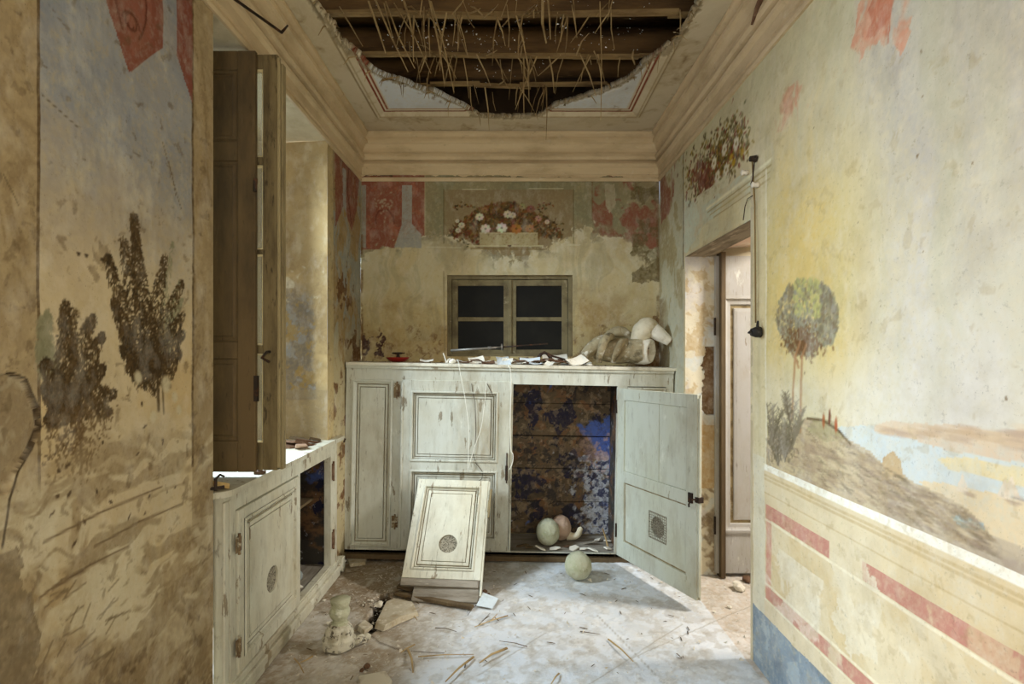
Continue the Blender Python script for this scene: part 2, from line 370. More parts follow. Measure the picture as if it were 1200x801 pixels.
# painted sky: slate blue high up, cream low down
g = sstep(1.55, 2.2, f.Z+(nA-.5)*.5)
f.mix(inP*(1-g)*.9, (200, 182, 146)); f.mix(inP*g, (156, 154, 150))
f.mix(inP*g*sstep(.40, .68, f.n(2.6, 21))*.45, (122, 128, 138)); f.mix(inP*g*sstep(.45, .7, f.n(3.1, 23))*.5, (164, 152, 140))
f.mix(inP*sstep(1.1, 1.5, f.Z)*(1-g)*sstep(.45, .65, f.n(3, 25))*.4, (186, 166, 134))
warm = inP*(1-sstep(1.45, 1.62, f.Z+(nA-.5)*.3)); f.mix(warm*sstep(.4, .62, f.n(3.3, 27))*.5, (196, 166, 112))
for xx in (45, 226):
    f.mix((abs(f.S-LW(xx, 0)[0]) < .0035)*(f.Z > 1.0)*.75, (84, 66, 42))
# red ornaments hanging from the top
red = (132, 76, 60)
f.poly([T(*p) for p in [(112, -40), (152, 85), (191, 56), (191, -40)]], red, .9, .05)
f.poly([T(*p) for p in [(135, -40), (156, 66), (178, 45), (178, -40)]], (146, 90, 72), .6, .2)
f.poly([T(*p) for p in [(207, -40), (207, 62), (226, 122), (226, -40)]], red, .85, .1)
for sg in (-1, 1):
    c0 = T(154, 8); pts = [(c0[0]+sg*(.03+.035*math.sin(t*.5)), c0[1]+.13-.035*t+sg*.004) for t in np.linspace(0, 6, 20)]
    f.line(pts, .005, (96, 48, 36), .85)
    f.line([(c0[0]+sg*.035*math.cos(a)*(1-a/9), c0[1]-.05+.035*math.sin(a)*(1-a/9)) for a in np.linspace(0, 6, 24)], .004, (96, 48, 36), .85)
# trees
dk = [(64, 48, 26), (74, 58, 34), (52, 42, 26), (88, 68, 40)]; gr = [(128, 124, 94), (140, 134, 104)]
for tip in [(205, 285), (212, 330), (215, 350)]: plume(f, T, (192, 420), tip, 160, .03, .007, [(136, 134, 104), (150, 144, 112)], rnd)
for tip, n in [((160, 250), 330), ((161, 265), 260), ((147, 278), 260), ((128, 296), 280), ((135, 348), 220), ((142, 380), 200), ((142, 403), 220), ((148, 425), 200),
               ((196, 300), 240), ((216, 332), 170), ((216, 368), 170), ((217, 390), 170), ((212, 412), 170)]:
    plume(f, T, (183+rnd.uniform(-9, 9), 440), tip, int(n*1.7), .060, .0066, dk, rnd)
f.line([T(184, 400), T(186, 480)], .008, (70, 54, 32), .9); f.line([T(190, 430), T(192, 484)], .005, (80, 64, 40), .8)
for tip in [(50, 372), (58, 365), (46, 400)]: plume(f, T, (60, 440), tip, 160, .03, .008, gr, rnd)
for tip, n in [((80, 352), 220), ((88, 362), 160), ((112, 370), 200), ((123, 392), 200), ((124, 430), 200), ((136, 462), 170), ((130, 486), 150), ((52, 420), 190), ((50, 450), 190), ((52, 495), 170), ((58, 470), 150)]:
    plume(f, T, (84+rnd.uniform(-8, 8), 470), tip, int(n*1.7), .055, .0060, dk, rnd)
for i in range(420):
    x, y = rnd.gauss(90, 20), rnd.gauss(505, 22)
    p = T(x, y); f.dab(p[0], p[1], .006, .003, rnd.uniform(0, 3), (88, 66, 38), .7)
f.line([T(92, 480), T(95, 535)], .007, (84, 62, 36), .8)
for i in range(60): p = T(rnd.gauss(90, 12), rnd.gauss(540, 9)); f.dab(p[0], p[1], .006, .004, rnd.uniform(0, 3), (100, 78, 48), .7)
# losses of paint, cream and grey render in the lower half
low = 1-sstep(1.0, 1.32, f.Z+(nA-.5)*.55)
f.mix(low*sstep(.38, .55, f.n(3.2, 41, 6))*.85*(f.S < WY0), (196, 182, 150))
f.mix(low*sstep(.50, .56, f.n(4.0, 43, 6))*.6*(f.S < WY0), (150, 128, 92))
f.mix(low*sstep(.53, .60, f.n(2.2, 45, 6))*.7*(f.S < WY0), (206, 194, 162))
f.mix(low*sstep(.55, .62, f.n(9, 46, 5, (.4, 2.2)))*.5*(f.S < WY0), (132, 112, 80))
for _ in range(26):
    p = T(rnd.uniform(60, 220), rnd.uniform(440, 640)); f.dab(p[0], p[1], rnd.uniform(.004, .012), rnd.uniform(.003, .006), rnd.uniform(0, 3), (66, 50, 34), .8)
for p, r in [((195, 450), .03), ((162, 442), .022), ((205, 465), .02), ((210, 480), .018), ((180, 488), .02)]:
    q = T(*p); f.dab(q[0], q[1], r*.8, r, .4, (196, 184, 150), .9)
bot = (f.S < WY0)*(1-sstep(.42, .72, f.Z+(f.n(3, 51)-.5)*.9)); f.mix(bot*.75, (136, 116, 84)); f.d -= bot*.006
f.mix(bot*sstep(.5, .6, f.n(11, 53, 6))*.7, (176, 160, 128)); f.mix(bot*sstep(.55, .62, f.n(16, 55, 6))*.6, (92, 74, 52))
# scratches
for a, b in [((50, 635), (190, 570)), ((60, 690), (150, 640)), ((45, 700), (95, 668)), ((110, 640), (215, 590))]:
    f.line([T(*a), T((a[0]+b[0])/2, (a[1]+b[1])/2-4), T(*b)], .004, (96, 76, 52), .75)
for _ in range(26):
    x, y = rnd.uniform(50, 130), rnd.uniform(690, 790); f.line([T(x, y), T(x+rnd.uniform(8, 30), y-rnd.uniform(8, 26))], .0035, (96, 80, 56), .55)
# the big patch of lost render with its crack, far left
pat = f.pmask([T(*p) for p in [(-40, 436), (14, 437), (30, 446), (45, 480), (46, 497), (38, 520), (20, 548), (8, 580), (-40, 640)]], .7)
f.mix(pat*.9, (146, 128, 98)); f.mix(pat*sstep(.48, .6, f.n(14, 61, 6))*.6, (184, 172, 142)); f.d -= pat*(.010+.006*nC)
f.line([T(*p) for p in [(14, 437), (30, 444), (45, 480), (47, 500), (36, 526), (20, 552), (10, 585), (2, 640)]], .0035, (54, 42, 28), .95)
f.poly([T(*p) for p in [(-30, 590), (20, 640), (28, 690), (45, 740), (40, 830), (-30, 830)]], (122, 106, 80), .75, 1.4)
for a, b in [((50, 112), (92, 150)), ((5, 205), (22, 240)), ((190, 165), (212, 245)), ((198, 190), (206, 230))]: f.line([T(*a), T(*b)], .002, (92, 78, 56), .7)
for q in [(101, 299), (92, 297), (119, 304)]: p = T(*q); f.dab(p[0], p[1], .007, .005, 0, (60, 46, 30), .9)
# beyond the niche: grey-blue above, ochre stains, red ornament by the corner
far = (f.S > WY1).astype(float)
f.mix(far*.9, (186, 172, 134)); f.mix(far*sstep(1.35, 1.75, f.Z)*.85, (150, 152, 142)); f.mix(far*sstep(.52, .6, f.n(5, 71, 6, (2, .8)))*(f.Z > 1.3)*.75, (164, 134, 84))
f.mix(far*sstep(.60, .64, f.n(9, 73, 6))*(f.Z < 2.1)*.8, (104, 70, 40)); f.mix(far*(f.S < WY1+.1)*.85, (198, 176, 126))
rf = f.pmask([T(*p) for p in [(393, 166), (393, 268), (403, 240), (412, 272), (418, 245), (421, 205), (421, 180)]], .5)
f.mix(rf*.8, (138, 82, 66)); f.mix(f.pmask([T(*p) for p in [(402, 196), (402, 240), (406, 250), (406, 200)]], .3), (160, 160, 152))
f.line([T(409, 195), T(407, 222), T(412, 262)], .006, (70, 30, 22), .9)
f.mix(sstep(.66, .74, nC)*.35, (92, 74, 50))
f.d += (f.n(2.2, 81)-.5)*.014+(nC-.5)*.003; f.seal(WY0, WY1, -1, WZ)
wl = f.build('wall_left', M_wall, lambda s, z, d: np.stack([XL+d, s, z], 1), drop=[(WY0, WY1, 0, WZ), (-1.2, .3, .9, 2.5)])

# niche reveals: far jamb with ochre above and a grey bare patch
f = Fresco(axis(0, .44, .006), axis(.86, WZ, .006), 2)
nA, nB = f.n(4, 3), f.n(14, 5)
f.c[:] = (176, 152, 106); f.mix(sstep(.4, .65, nA)*.6, (142, 120, 82)); f.mix(sstep(.5, .7, nB)*.4, (176, 160, 122))
m = (1-sstep(1.72, 1.86, f.Z+(nA-.5)*.35))*(f.Z > 1.12)*sstep(.06, .1, f.S+(nB-.5)*.08)
f.mix(m*.8, (120, 110, 94)); f.mix(m*sstep(.48, .6, f.n(12, 9, 6))*.6, (150, 150, 144)); f.mix(m*sstep(.55, .62, f.n(20, 11, 6))*.7, (158, 128, 70))
f.mix((f.Z > 1.72)*(f.Z < 1.98)*sstep(.5, .56, f.n(8, 13, 5))*.8, (196, 184, 152)); f.mix((f.Z < 1.18)*.7, (150, 132, 98))
f.d = (nA-.5)*.012+m*-.006
f.build('jamb', M_wall, lambda s, z, d: np.stack([XL-s, WY1+s*.13-d, z], 1), parent=wl, kind=None, flip=True)
b = MB(); b.add([(XL, WY0, 0), (XL-.44, WY0+.2, 0), (XL-.44, WY0+.2, WZ), (XL, WY0, WZ)], [(0, 1, 2, 3)]); b.build('jamb', M_plaster, wl)
f = Fresco(axis(0, .44, .02), axis(WY0-.02, WY1+.1, .02), 3); f.c[:] = (214, 200, 164); f.mix(sstep(.45, .65, f.n(5, 3))*.5, (184, 166, 126)); f.d = (f.n(3, 4)-.5)*.01
f.build('soffit', M_wall, lambda s, z, d: np.stack([XL-s, z, WZ+s*.02+d], 1), parent=wl, kind=None)

MB().box(XL-.50, XL-.43, 3.02, 3.42, .80, 2.78).build('jamb_light_block', M_plaster, wl, bevel=.01)  # unseen strip added to keep window light off the far jamb

# ------------------------------------------------------------------ wall_right
rnd = random.Random(9)
gr_ = lambda y: .1 if y < .95 else min(max(y*y/(F*1.1)*1.25, .0021), .011)
ex = [DY0, DY1]
for xx in (801, 898): Y = RW(xx, 0)[0]; ex += [Y-.003, Y+.003]
zx = []
for z_ in (.265, .40, .345, .752, .692, .925, .915, .905): zx += [z_-.001, z_+.001]
f = Fresco(axis(-1.6, YB, gr_, ex), axis(0, 3.06, .0052, [DZ]+zx), 4)
T = RW
U = 600+F*1.1/np.maximum(f.S, .5); V = HY-(f.Z-EYE)*F/f.S
nA, nB, nC = f.n(1.5, 3), f.n(5, 5), f.n(20, 9, 4)
f.c[:] = (214, 200, 162)
yc = np.exp(-((f.S-2.05)/.50)**2)*np.exp(-((f.Z-1.62)/.55)**2); f.mix(yc*1.1, (218, 190, 118))
f.mix(sstep(1.75, 1.35, f.S)*.0 + (1-sstep(1.35, 1.85, f.S+(nA-.5)*.25))*.75, (206, 198, 182))
f.mix((1-sstep(1.4, 1.75, f.S+(nA-.5)*.3))*sstep(1.6, 2.4, f.Z+(nA-.5)*.3)*.6, (158, 150, 142))  # greyed upper right: mural tone with the weaker daylight there painted in
f.mix((1-sstep(1.15, 1.8, f.S+(nB-.5)*.3))*(1-sstep(1.4, 1.9, f.Z))*.6, (222, 216, 204))
f.mix(sstep(.35, .75, f.n(2.2, 13, 5, (2.6, .35)))*.35, (190, 184, 140)); f.mix(sstep(.4, .75, f.n(3.4, 15, 5, (2.4, .3)))*sstep(1.8, 2.2, f.Z)*.45, (196, 190, 164))
f.mix(sstep(2.3, 2.6, f.Z+(nB-.5)*.3)*(f.S > 1.7)*.5, (196, 190, 150))
# red remains upper right and above the door
def ragred(pts, k=.8, c=(208, 148, 116), thr=(.44, .56), sd=21):
    f.mix(f.pmask([T(*p) for p in pts], 2.4)*sstep(thr[0], thr[1], f.n(9, sd, 6, (1.4, .6)))*k, c)
ragred([(978, 102), (1000, 40), (1015, -40), (1080, -60), (1078, 0), (1052, 68), (1030, 50)]); ragred([(905, 160), (912, 120), (955, 70), (953, 128)], .75)
ragred([(1010, 40), (1030, -30), (1085, -50), (1078, 5), (1050, 60)], .8, (188, 116, 88), (.54, .60), 25)
# strips beside the doorway and far corner zone
f.mix((f.S > 2.30)*(f.S < DY0+.02)*(f.Z < 2.35)*.6, (222, 208, 170))
far = (f.S > RW(801, 0)[0]).astype(float)
f.mix(far*.8, (190, 186, 156)); f.mix(far*sstep(.52, .6, f.n(6, 31, 6, (1, .7)))*.6, (160, 140, 92)); f.mix(far*sstep(2.2, 1.7, f.Z)*(1-sstep(1.3, 2.0, f.Z))*.5, (198, 202, 190))
ragred([(773, 190), (775, 262), (784, 250), (790, 228), (796, 160)], .8, (146, 92, 72), (.4, .55), 27)
f.mix((abs(f.S-RW(801, 0)[0]) < .0045)*(f.Z > 1.95)*.85, (70, 56, 34))
f.mix((f.S > DY1)*sstep(3.6, 3.95, f.S)*(f.Z < 1.95)*sstep(.4, .6, nB)*.5, (112, 84, 50))
# cool rub over the lintel
f.mix(f.pmask([T(*p) for p in [(802, 295), (802, 235), (830, 232), (868, 205), (880, 215), (880, 255)]], 2)*sstep(.35, .6, nB)*.7, (206, 214, 192))
# painted moulding above the door
f.poly([T(*p) for p in [(826, 262), (880, 224), (880, 256), (803, 300)]], (224, 210, 162), .5, .2)
f.line([T(828, 245), T(868, 214), T(905, 186)], .010, (238, 230, 192), .95); f.line([T(829, 249), T(904, 193)], .004, (150, 128, 76), .8)
f.line([T(832, 252), T(902, 201)], .004, (176, 154, 94), .8); f.line([T(836, 255), T(902, 209)], .004, (160, 134, 82), .7); f.line([T(905, 186), T(904, 206), T(899, 218)], .006, (206, 190, 140), .8)
for _ in range(3): f.line([T(889+_, 225), T(889+_, 660)], .004, (196, 180, 138), .35)
f.mix((abs(f.S-RW(898, 0)[0]) < .005)*(f.Z > .35)*(f.Z < 2.2)*.6, (236, 228, 204))
# flower basket on the strip above the door
cols = [(92, 78, 34), (120, 104, 44), (74, 54, 30), (130, 62, 40), (150, 120, 44), (104, 100, 58)]
for i in range(900):
    u = rnd.random(); x = 812+58*u+rnd.gauss(0, 6); y = 212-52*u+rnd.gauss(0, 17)
    if y > 236-.72*(x-812)+6: continue
    p = T(x, y); f.dab(p[0], p[1], rnd.uniform(.008, .022), rnd.uniform(.005, .012), rnd.uniform(0, 3), rnd.choice(cols), .8)
for i in range(160):
    p = T(rnd.gauss(822, 7), rnd.gauss(208, 10)); f.dab(p[0], p[1], .016, .011, rnd.uniform(0, 3), rnd.choice([(120, 62, 46), (100, 56, 42), (136, 84, 56)]), .8)
f.poly([T(*p) for p in [(815, 238), (817, 230), (853, 204), (853, 216), (826, 240)]], (212, 206, 170), .9, .1)
for q in [(836, 191), (840, 207), (850, 199), (848, 175), (862, 168)]:
    p = T(*q)
    for k in range(7): a = k*.9; f.dab(p[0]+.022*math.cos(a), p[1]+.022*math.sin(a), .015, .012, a, (226, 218, 190), .9)
    f.dab(p[0], p[1], .009, .009, 0, (150, 130, 70), .9)
for q in [(856, 184), (859, 190), (869, 178)]: p = T(*q); f.dab(p[0], p[1], .024, .018, 0, (190, 150, 40), .8)
# landscape: haze, far coast, water, sands, brown headland
f.mix((f.S < RW(898, 0)[0])*sstep(1.02, 1.25, f.Z)*(1-sstep(1.25, 1.45, f.Z))*.45, (222, 214, 196))
f.poly([T(*p) for p in [(985, 500), (1030, 498), (1260, 530), (1260, 620), (1100, 585), (1040, 545), (985, 520)]], (200, 208, 204), .75, .6)
f.poly([T(*p) for p in [(1024, 498), (1045, 493), (1110, 497), (1260, 502), (1260, 548), (1190, 541), (1120, 529), (1060, 512), (1024, 505)]], (214, 188, 154), .8, .6)
f.poly([T(*p) for p in [(1098, 536), (1130, 534), (1260, 545), (1260, 575), (1170, 562), (1110, 547)]], (226, 204, 148), .8, .4)
f.poly([T(*p) for p in [(1075, 562), (1110, 566), (1160, 576), (1260, 585), (1260, 700), (1158, 640), (1100, 590)]], (224, 200, 156), .9, .4)
f.poly([T(*p) for p in [(898, 548), (898, 512), (925, 498), (950, 489), (978, 493), (990, 512), (1022, 530), (1038, 545), (1052, 548), (1066, 562), (1100, 578), (1135, 596), (1158, 622), (1146, 632), (1260, 668), (1260, 710)]], (186, 164, 128), .85, .4)
hm = f.pmask([T(*p) for p in [(898, 548), (898, 520), (960, 500), (1022, 535), (1066, 565), (1135, 600), (1158, 624), (1260, 668), (1260, 710)]], .6)
f.mix(hm*sstep(.5, .6, f.n(9, 51, 6, (.6, 2)))*.5, (158, 134, 106)); f.mix(hm*sstep(.52, .62, f.n(6, 53, 5, (.8, 2)))*.5, (198, 178, 134)); f.mix(hm*(f.S < 1.55)*.4, (166, 150, 136))
f.poly([T(*p) for p in [(1034, 562), (1036, 536), (1047, 527), (1056, 540), (1060, 564)]], (190, 160, 114), .9, .3)
f.poly([T(*p) for p in [(1113, 606), (1130, 603), (1152, 612), (1154, 622), (1125, 618)]], (150, 180, 182), .8, .4)
f.line([T(950, 528), T(1010, 548), T(1070, 578), T(1140, 606)], .006, (142, 120, 98), .5); f.line([T(960, 560), T(1060, 585), T(1150, 628)], .005, (150, 128, 104), .4)
for q in [(1128, 566), (1178, 574), (1186, 570)]:
    p = T(*q); f.poly([(p[0]-.02, p[1]-.02), (p[0], p[1]+.025), (p[0]+.02, p[1]-.02)], (226, 206, 176), .9, .1); f.dab(p[0]-.02, p[1]-.022, .02, .005, 0, (160, 132, 110), .6)
f.poly([T(*p) for p in [(945, 505), (955, 489), (975, 492), (992, 513), (970, 518)]], (164, 154, 110), .7, .5)
f.line([T(946, 490), T(965, 492), T(985, 505), (T(998, 520))], .006, (84, 66, 40), .8)
for q, c in [((973, 492), (104, 50, 28)), ((966, 496), (160, 84, 40)), ((981, 501), (170, 84, 48))]:
    p = T(*q); f.dab(p[0], p[1]+.01, .008, .028, 0, c, .9)
f.mix((f.S < 1.9)*sstep(.9, .95, f.Z)*(1-sstep(1.1, 1.5, f.Z))*sstep(1.9, 1.2, f.S)*0+(f.S < 1.75)*(f.Z > .925)*(1-sstep(1.2, 1.45, f.Z))*.12, (226, 220, 206))
for i in range(900):                    # brushwork of scrub and ruts on the headland
    u = rnd.random(); x = 900+260*u; top = np.interp(x, [898, 925, 950, 990, 1022, 1066, 1100, 1135, 1160], [512, 498, 489, 512, 530, 562, 578, 596, 622]); bot = 545+.414*(x-898)
    y = top+4+(bot-top-8)*rnd.random(); 
    if bot-top < 12: continue
    p = T(x, y); f.dab(p[0], p[1], rnd.uniform(.012, .035), rnd.uniform(.002, .006), rnd.uniform(-.1, .5), rnd.choice([(128, 108, 84), (150, 130, 100), (196, 172, 132), (116, 104, 78), (158, 138, 124), (208, 188, 152)]), rnd.uniform(.15, .42))
for i in range(200):
    p = T(rnd.gauss(914, 9), rnd.gauss(515, 16)); 
    if p[0] < 2.29: f.dab(p[0], p[1], rnd.uniform(.008, .02), rnd.uniform(.003, .007), rnd.uniform(.8, 2.3), rnd.choice([(104, 94, 70), (126, 114, 90), (90, 80, 58)]), .55)
for i in range(140):
    x = rnd.uniform(1030, 1250); p = T(x, rnd.uniform(499, 508)+(x-1030)*.11*rnd.random()); f.dab(p[0], p[1], rnd.uniform(.02, .05), .006, 0, rnd.choice([(196, 166, 132), (220, 196, 160), (186, 160, 136)]), .4)
# umbrella tree, palms
for i in range(1500):
    a = rnd.uniform(0, 6.28); r = math.sqrt(rnd.random()); x = 946+36*r*math.cos(a); y = 372+46*r*math.sin(a)
    if y > 405 and abs(x-935) > 22: continue
    p = T(x, y); top = y < 370 and 930 < x < 962
    c = rnd.choice([(180, 176, 106), (164, 164, 104), (192, 182, 112)]) if top and rnd.random() < .6 else rnd.choice([(136, 132, 104), (154, 146, 116), (122, 114, 88), (146, 140, 126), (122, 104, 76)])
    f.dab(p[0], p[1], rnd.uniform(.007, .017), rnd.uniform(.004, .010), rnd.uniform(0, 3), c, rnd.uniform(.3, .7))
for i in range(260):
    p = T(rnd.gauss(938, 11), rnd.gauss(400, 9)); f.dab(p[0], p[1], .010, .006, rnd.uniform(0, 3), (112, 78, 44), .55)
for a, b in [((931, 418), (928, 492)), ((939, 418), (938, 505)), ((931, 418), (937, 400)), ((939, 418), (944, 404)), ((935, 430), (931, 418))]:
    f.line([T(*a), T(*b)], .009, (170, 124, 82), .8)
for i in range(46):
    bx, by = rnd.choice([(912, 545), (920, 540), (905, 520), (930, 520), (926, 500)]); a = rnd.uniform(.6, 2.5); L = rnd.uniform(18, 62)
    c = rnd.choice([(122, 114, 86), (136, 124, 100), (108, 96, 72), (146, 134, 114)])
    pts = [T(max(899, bx+L*.25*math.cos(a)*t*1.2), by-L*t*math.sin(a)*(1.2-.3*t)) for t in (0, .35, .7, 1)]
    f.line(pts, .0055, c, .75)
    for t in (.3, .5, .7, .9):
        for sg in (-1, 1):
            x = max(899, bx+L*.3*math.cos(a)*t); y = by-L*t*math.sin(a)*(1.2-.3*t); f.line([T(x, y), T(max(899, x+sg*4), y-5)], .004, c, .6)
# dado: white line, beige field with a rust-red border, blue-grey base
DA = (f.Z < .925)&(f.S < 2.31)
da = DA.astype(float)
f.mix(da, (220, 202, 164)); f.mix(da*sstep(.35, .7, f.n(2.4, 61, 5, (.6, 1.6)))*.5, (210, 182, 130)); f.mix(da*sstep(1.5, 1.2, f.S)*0, (0, 0, 0))
f.mix(da*sstep(.50, .58, f.n(6, 63, 6, (1, 1)))*(f.Z < .72)*.55, (226, 210, 174)); f.mix(((f.Z > .895)&(f.Z < .925)&(f.S < 2.31))*.9, (244, 238, 218))
for z_ in (.875, .86, .80): f.mix((abs(f.Z-z_) < .004)*da*.35, (176, 146, 96))
rc = (194, 136, 116)
brk = f.n(7, 65, 5)
gap = (f.S > RW(1010, 0)[0])&(f.S < RW(972, 0)[0])
f.mix(((f.Z > .692)&(f.Z < .752)&(f.S < 2.295))*(~gap)*(.9-.5*sstep(.55, .6, brk)), rc)
f.mix(((f.Z > .345)&(f.Z < .400)&(f.S < 2.295))*(.85-.7*sstep(.55, .62, brk)*(f.S < 1.95)), rc)
f.mix(((f.S > 2.25)&(f.S < 2.295)&(f.Z > .345)&(f.Z < .752))*.8, (204, 146, 124))
for z_ in (.685, .408, .338): f.mix((abs(f.Z-z_) < .004)*da*.7, (240, 228, 196))
f.mix(da*f.pmask([T(*p) for p in [(972, 640), (1010, 650), (1030, 700), (1025, 770), (1000, 770), (975, 730), (985, 690)]], 3)*sstep(.38, .5, nB)*.8, (228, 214, 182))
f.mix(da*sstep(.56, .60, f.n(4, 67, 6))*(f.Z < .6)*.55, (236, 226, 202))
f.mix((f.Z < .335)*(f.Z > .265)*(f.S < DY0)*.9, (222, 204, 168))
f.mix((f.S > 2.31)*(f.S < DY0)*(f.Z < .95)*.8, (222, 212, 184))
bl = (f.Z < .265+(nB-.5)*.015)&(f.S < DY0)
f.mix(bl*1.0, (142, 154, 160)); f.mix(bl*sstep(.40, .65, f.n(9, 71, 6))*.6, (112, 126, 136)); f.mix(bl*sstep(.55, .62, f.n(14, 73, 6))*.5, (180, 190, 190))
for _ in range(12):
    p = T(rnd.uniform(930, 1190), rnd.uniform(60, 470)); f.dab(p[0], p[1], rnd.uniform(.002, .006), rnd.uniform(.002, .005), rnd.uniform(0, 3), (120, 96, 66), .8)
f.mix(sstep(.66, .74, nC)*.2, (160, 136, 92))
f.d += (f.n(2.0, 81)-.5)*.016+(nC-.5)*.0025
f.d -= (f.S > DY0-.03)*(f.S < DY0+.01)*(f.n(16, 83, 4)-.4)*.012
f.seal(DY0, DY1, -1, DZ)
wr = f.build('wall_right', M_wall, lambda s, z, d: np.stack([XR-d, s, z], 1), drop=[(DY0, DY1, 0, DZ)], flip=True)

# doorway reveal: splayed far jamb, timber lintel, plaster soffit further in
f = Fresco(axis(0, .20, .005), axis(0, DZ, .006), 5); nA, nB = f.n(5, 3), f.n(14, 5)
f.c[:] = (208, 198, 172); f.mix(sstep(.46, .6, nA)*.7, (188, 180, 172)); f.mix(sstep(.52, .6, nB)*.6, (176, 150, 108)); f.mix(sstep(.56, .62, f.n(9, 8, 6))*.6, (196, 200, 196))
f.mix((f.Z < .55)*sstep(.42, .55, nB)*.7, (128, 110, 86)); f.mix((f.Z > .55)*(f.Z < .95)*(f.S > .1)*.7, (176, 142, 92))
no = (f.S > .125+(nB-.5)*.09)*(f.Z > 1.02)*(f.Z < 1.45); f.mix(no*.9, (112, 84, 56)); f.d = -.02*no+(nA-.5)*.01
f.build('jamb', M_wall, lambda s, z, d: np.stack([XR+s, DY1-d, z], 1), parent=wr, kind=None, flip=True)
b = MB(); b.box(XR, XR+.55, DY0-.02, DY0, 0, DZ+.2); b.build('jamb', M_plaster, wr)
b = MB(); b.box(XR+.006, XR+.16, DY0-.05, DY1+.04, DZ, DZ+.12)
b.build('lintel', material('lintel_wood', (150, 134, 110), rough=.9, layers=[((100, 84, 62), 8, (2, .3, 1), 8, .44, .62, .8), ((196, 176, 150), 18, (2, .4, 1), 6, .56, .68, .7)], bump=[(30, (3, .3, 1), 5, .5, .004)]), wr, bevel=.004)
b = MB(); b.add([(XR+.16, DY0-.05, DZ+.05), (XR+.62, DY0-.05, DZ+.09), (XR+.62, DY1+.1, DZ+.09), (XR+.16, DY1+.1, DZ+.05)], [(0, 1, 2, 3)])
b.build('soffit', material('pink_soffit', (222, 190, 164), rough=.9, layers=[((236, 226, 210), 7, O1, 7, .45, .6, .8)]), wr)
b = MB(); b.box(XR+.205, XR+.235, DY1-.06, DY1+.02, 0, DZ+.02); b.build('door_frame', M_oldwood, wr, bevel=.003)
b = MB(); b.box(XR+.18, XR+.60, DY1+.06, DY1+.10, 0, 2.6); b.build('jamb', M_plaster, wr)

# ------------------------------------------------------------------ wall_back
rnd = random.Random(3)
wx0, wx1 = BW(524, 0)[0], BW(671, 0)[0]; wz0, wz1 = 1.385, BW(0, 322)[1]
exx = [wx0, wx1]; exz = [wz0, wz1]
for xx in (471, 483, 498, 520, 672, 694): X = BW(xx, 0)[0]; exx += [X-.002, X+.002]
for yy in (217, 222, 273, 287): Z = BW(0, yy)[1]; exz += [Z-.002, Z+.002]
f = Fresco(axis(XL, XR, .0055, exx), axis(0, 3.06, lambda z: .05 if z < 1.25 else .0055, exz), 6)
T = BW; nA, nB, nC = f.n(2.4, 3), f.n(7, 5), f.n(24, 9, 4)
f.c[:] = (194, 178, 136); f.mix(sstep(.44, .6, f.n(3, 11, 6, (2.6, .5)))*.6, (198, 190, 158))
lowz = 1-sstep(1.62, 1.95, f.Z+(nA-.5)*.4); f.mix(lowz*.7, (180, 158, 108)); f.mix(lowz*sstep(.44, .62, nB)*.5, (152, 126, 82)); f.mix(lowz*sstep(.55, .62, f.n(5, 13, 6))*.55, (192, 176, 126))
f.mix(sstep(.5, .6, f.n(4, 15, 6, (3.2, .4)))*.3*(f.Z > 1.5), (150, 142, 112))
f.mix(sstep(.60, .68, nC)*(f.Z < 1.62)*.55, (112, 84, 52))
bx = f.S/2.2; edge = 2.27+.10*np.cos((f.S-(-.02))*5.2)*-1+(nA-.5)*.16+(f.n(18, 17, 4)-.5)*.16
edge = edge-.02*(np.abs(f.S) > .55)
top = sstep(-.006, .006, f.Z-edge+.03)
f.mix(sstep(-.20, 0, f.Z-edge)*(1-top)*sstep(.42, .52, f.n(20, 19, 5))*.75, (208, 200, 172))
f.mix(sstep(-.17, 0, f.Z-edge)*(1-top)*sstep(.50, .55, f.n(13, 23, 6))*.8, (132, 124, 98))
f.mix(top, (146, 136, 102)); f.mix(top*sstep(.45, .6, nB)*.45, (150, 132, 98)); f.mix(top*sstep(.4, .65, f.n(5, 25))*.45, (126, 126, 98)); f.d += top*.003
p = lambda a, b_, c, d: [T(a, b_), T(c, b_), T(c, d), T(a, d)]
ins = f.pmask(p(520, 222, 672, 300), 0)*top; f.mix(ins*.7, (140, 120, 86))
for x_ in (520, 672): f.line([T(x_, 222), T(x_, 285)], .004, (94, 84, 52), .7)
for a, b_ in [((542, 222), (570, 222)), ((620, 221), (660, 221)), ((500, 289), (540, 290)), ((664, 287), (680, 287))]: f.line([T(*a), T(*b_)], .004, (206, 200, 166), .85)
rl = f.pmask(p(424, 204, 498, 292), .05)*top; f.mix(rl*.95, (142, 86, 68)); f.mix(rl*sstep(.45, .65, nB)*.4, (124, 70, 54)); f.mix(rl*sstep(.6, .66, nC)*.4, (178, 108, 78))
f.poly([T(*q) for q in [(471, 217), (483, 217), (483, 263), (494, 275), (494, 290), (462, 290), (471, 263)]], (158, 156, 146), .95*1, .1)
f.poly(p(424, 217, 429, 290), (150, 148, 134), .9, .1)
f.mix(f.pmask(p(694, 204, 771, 300), .2)*sstep(-.05, .02, f.Z-edge)*sstep(.44, .52, f.n(9, 29, 6))*.8, (138, 86, 66)); f.poly([T(*q) for q in [(709, 216), (720, 216), (722, 240), (714, 250), (709, 240)]], (170, 160, 130), .85, .5)
f.mix(f.pmask(p(740, 204, 775, 330), 2)*sstep(.48, .56, f.n(8, 33, 6))*.75, (104, 92, 60)); f.line([T(694, 204), T(694, 258)], .004, (110, 84, 50), .8)
f.line([T(498, 204), T(498, 275)], .004, (190, 178, 136), .7); f.line([T(424, 203), T(771, 203)], .005, (200, 186, 140), .7)
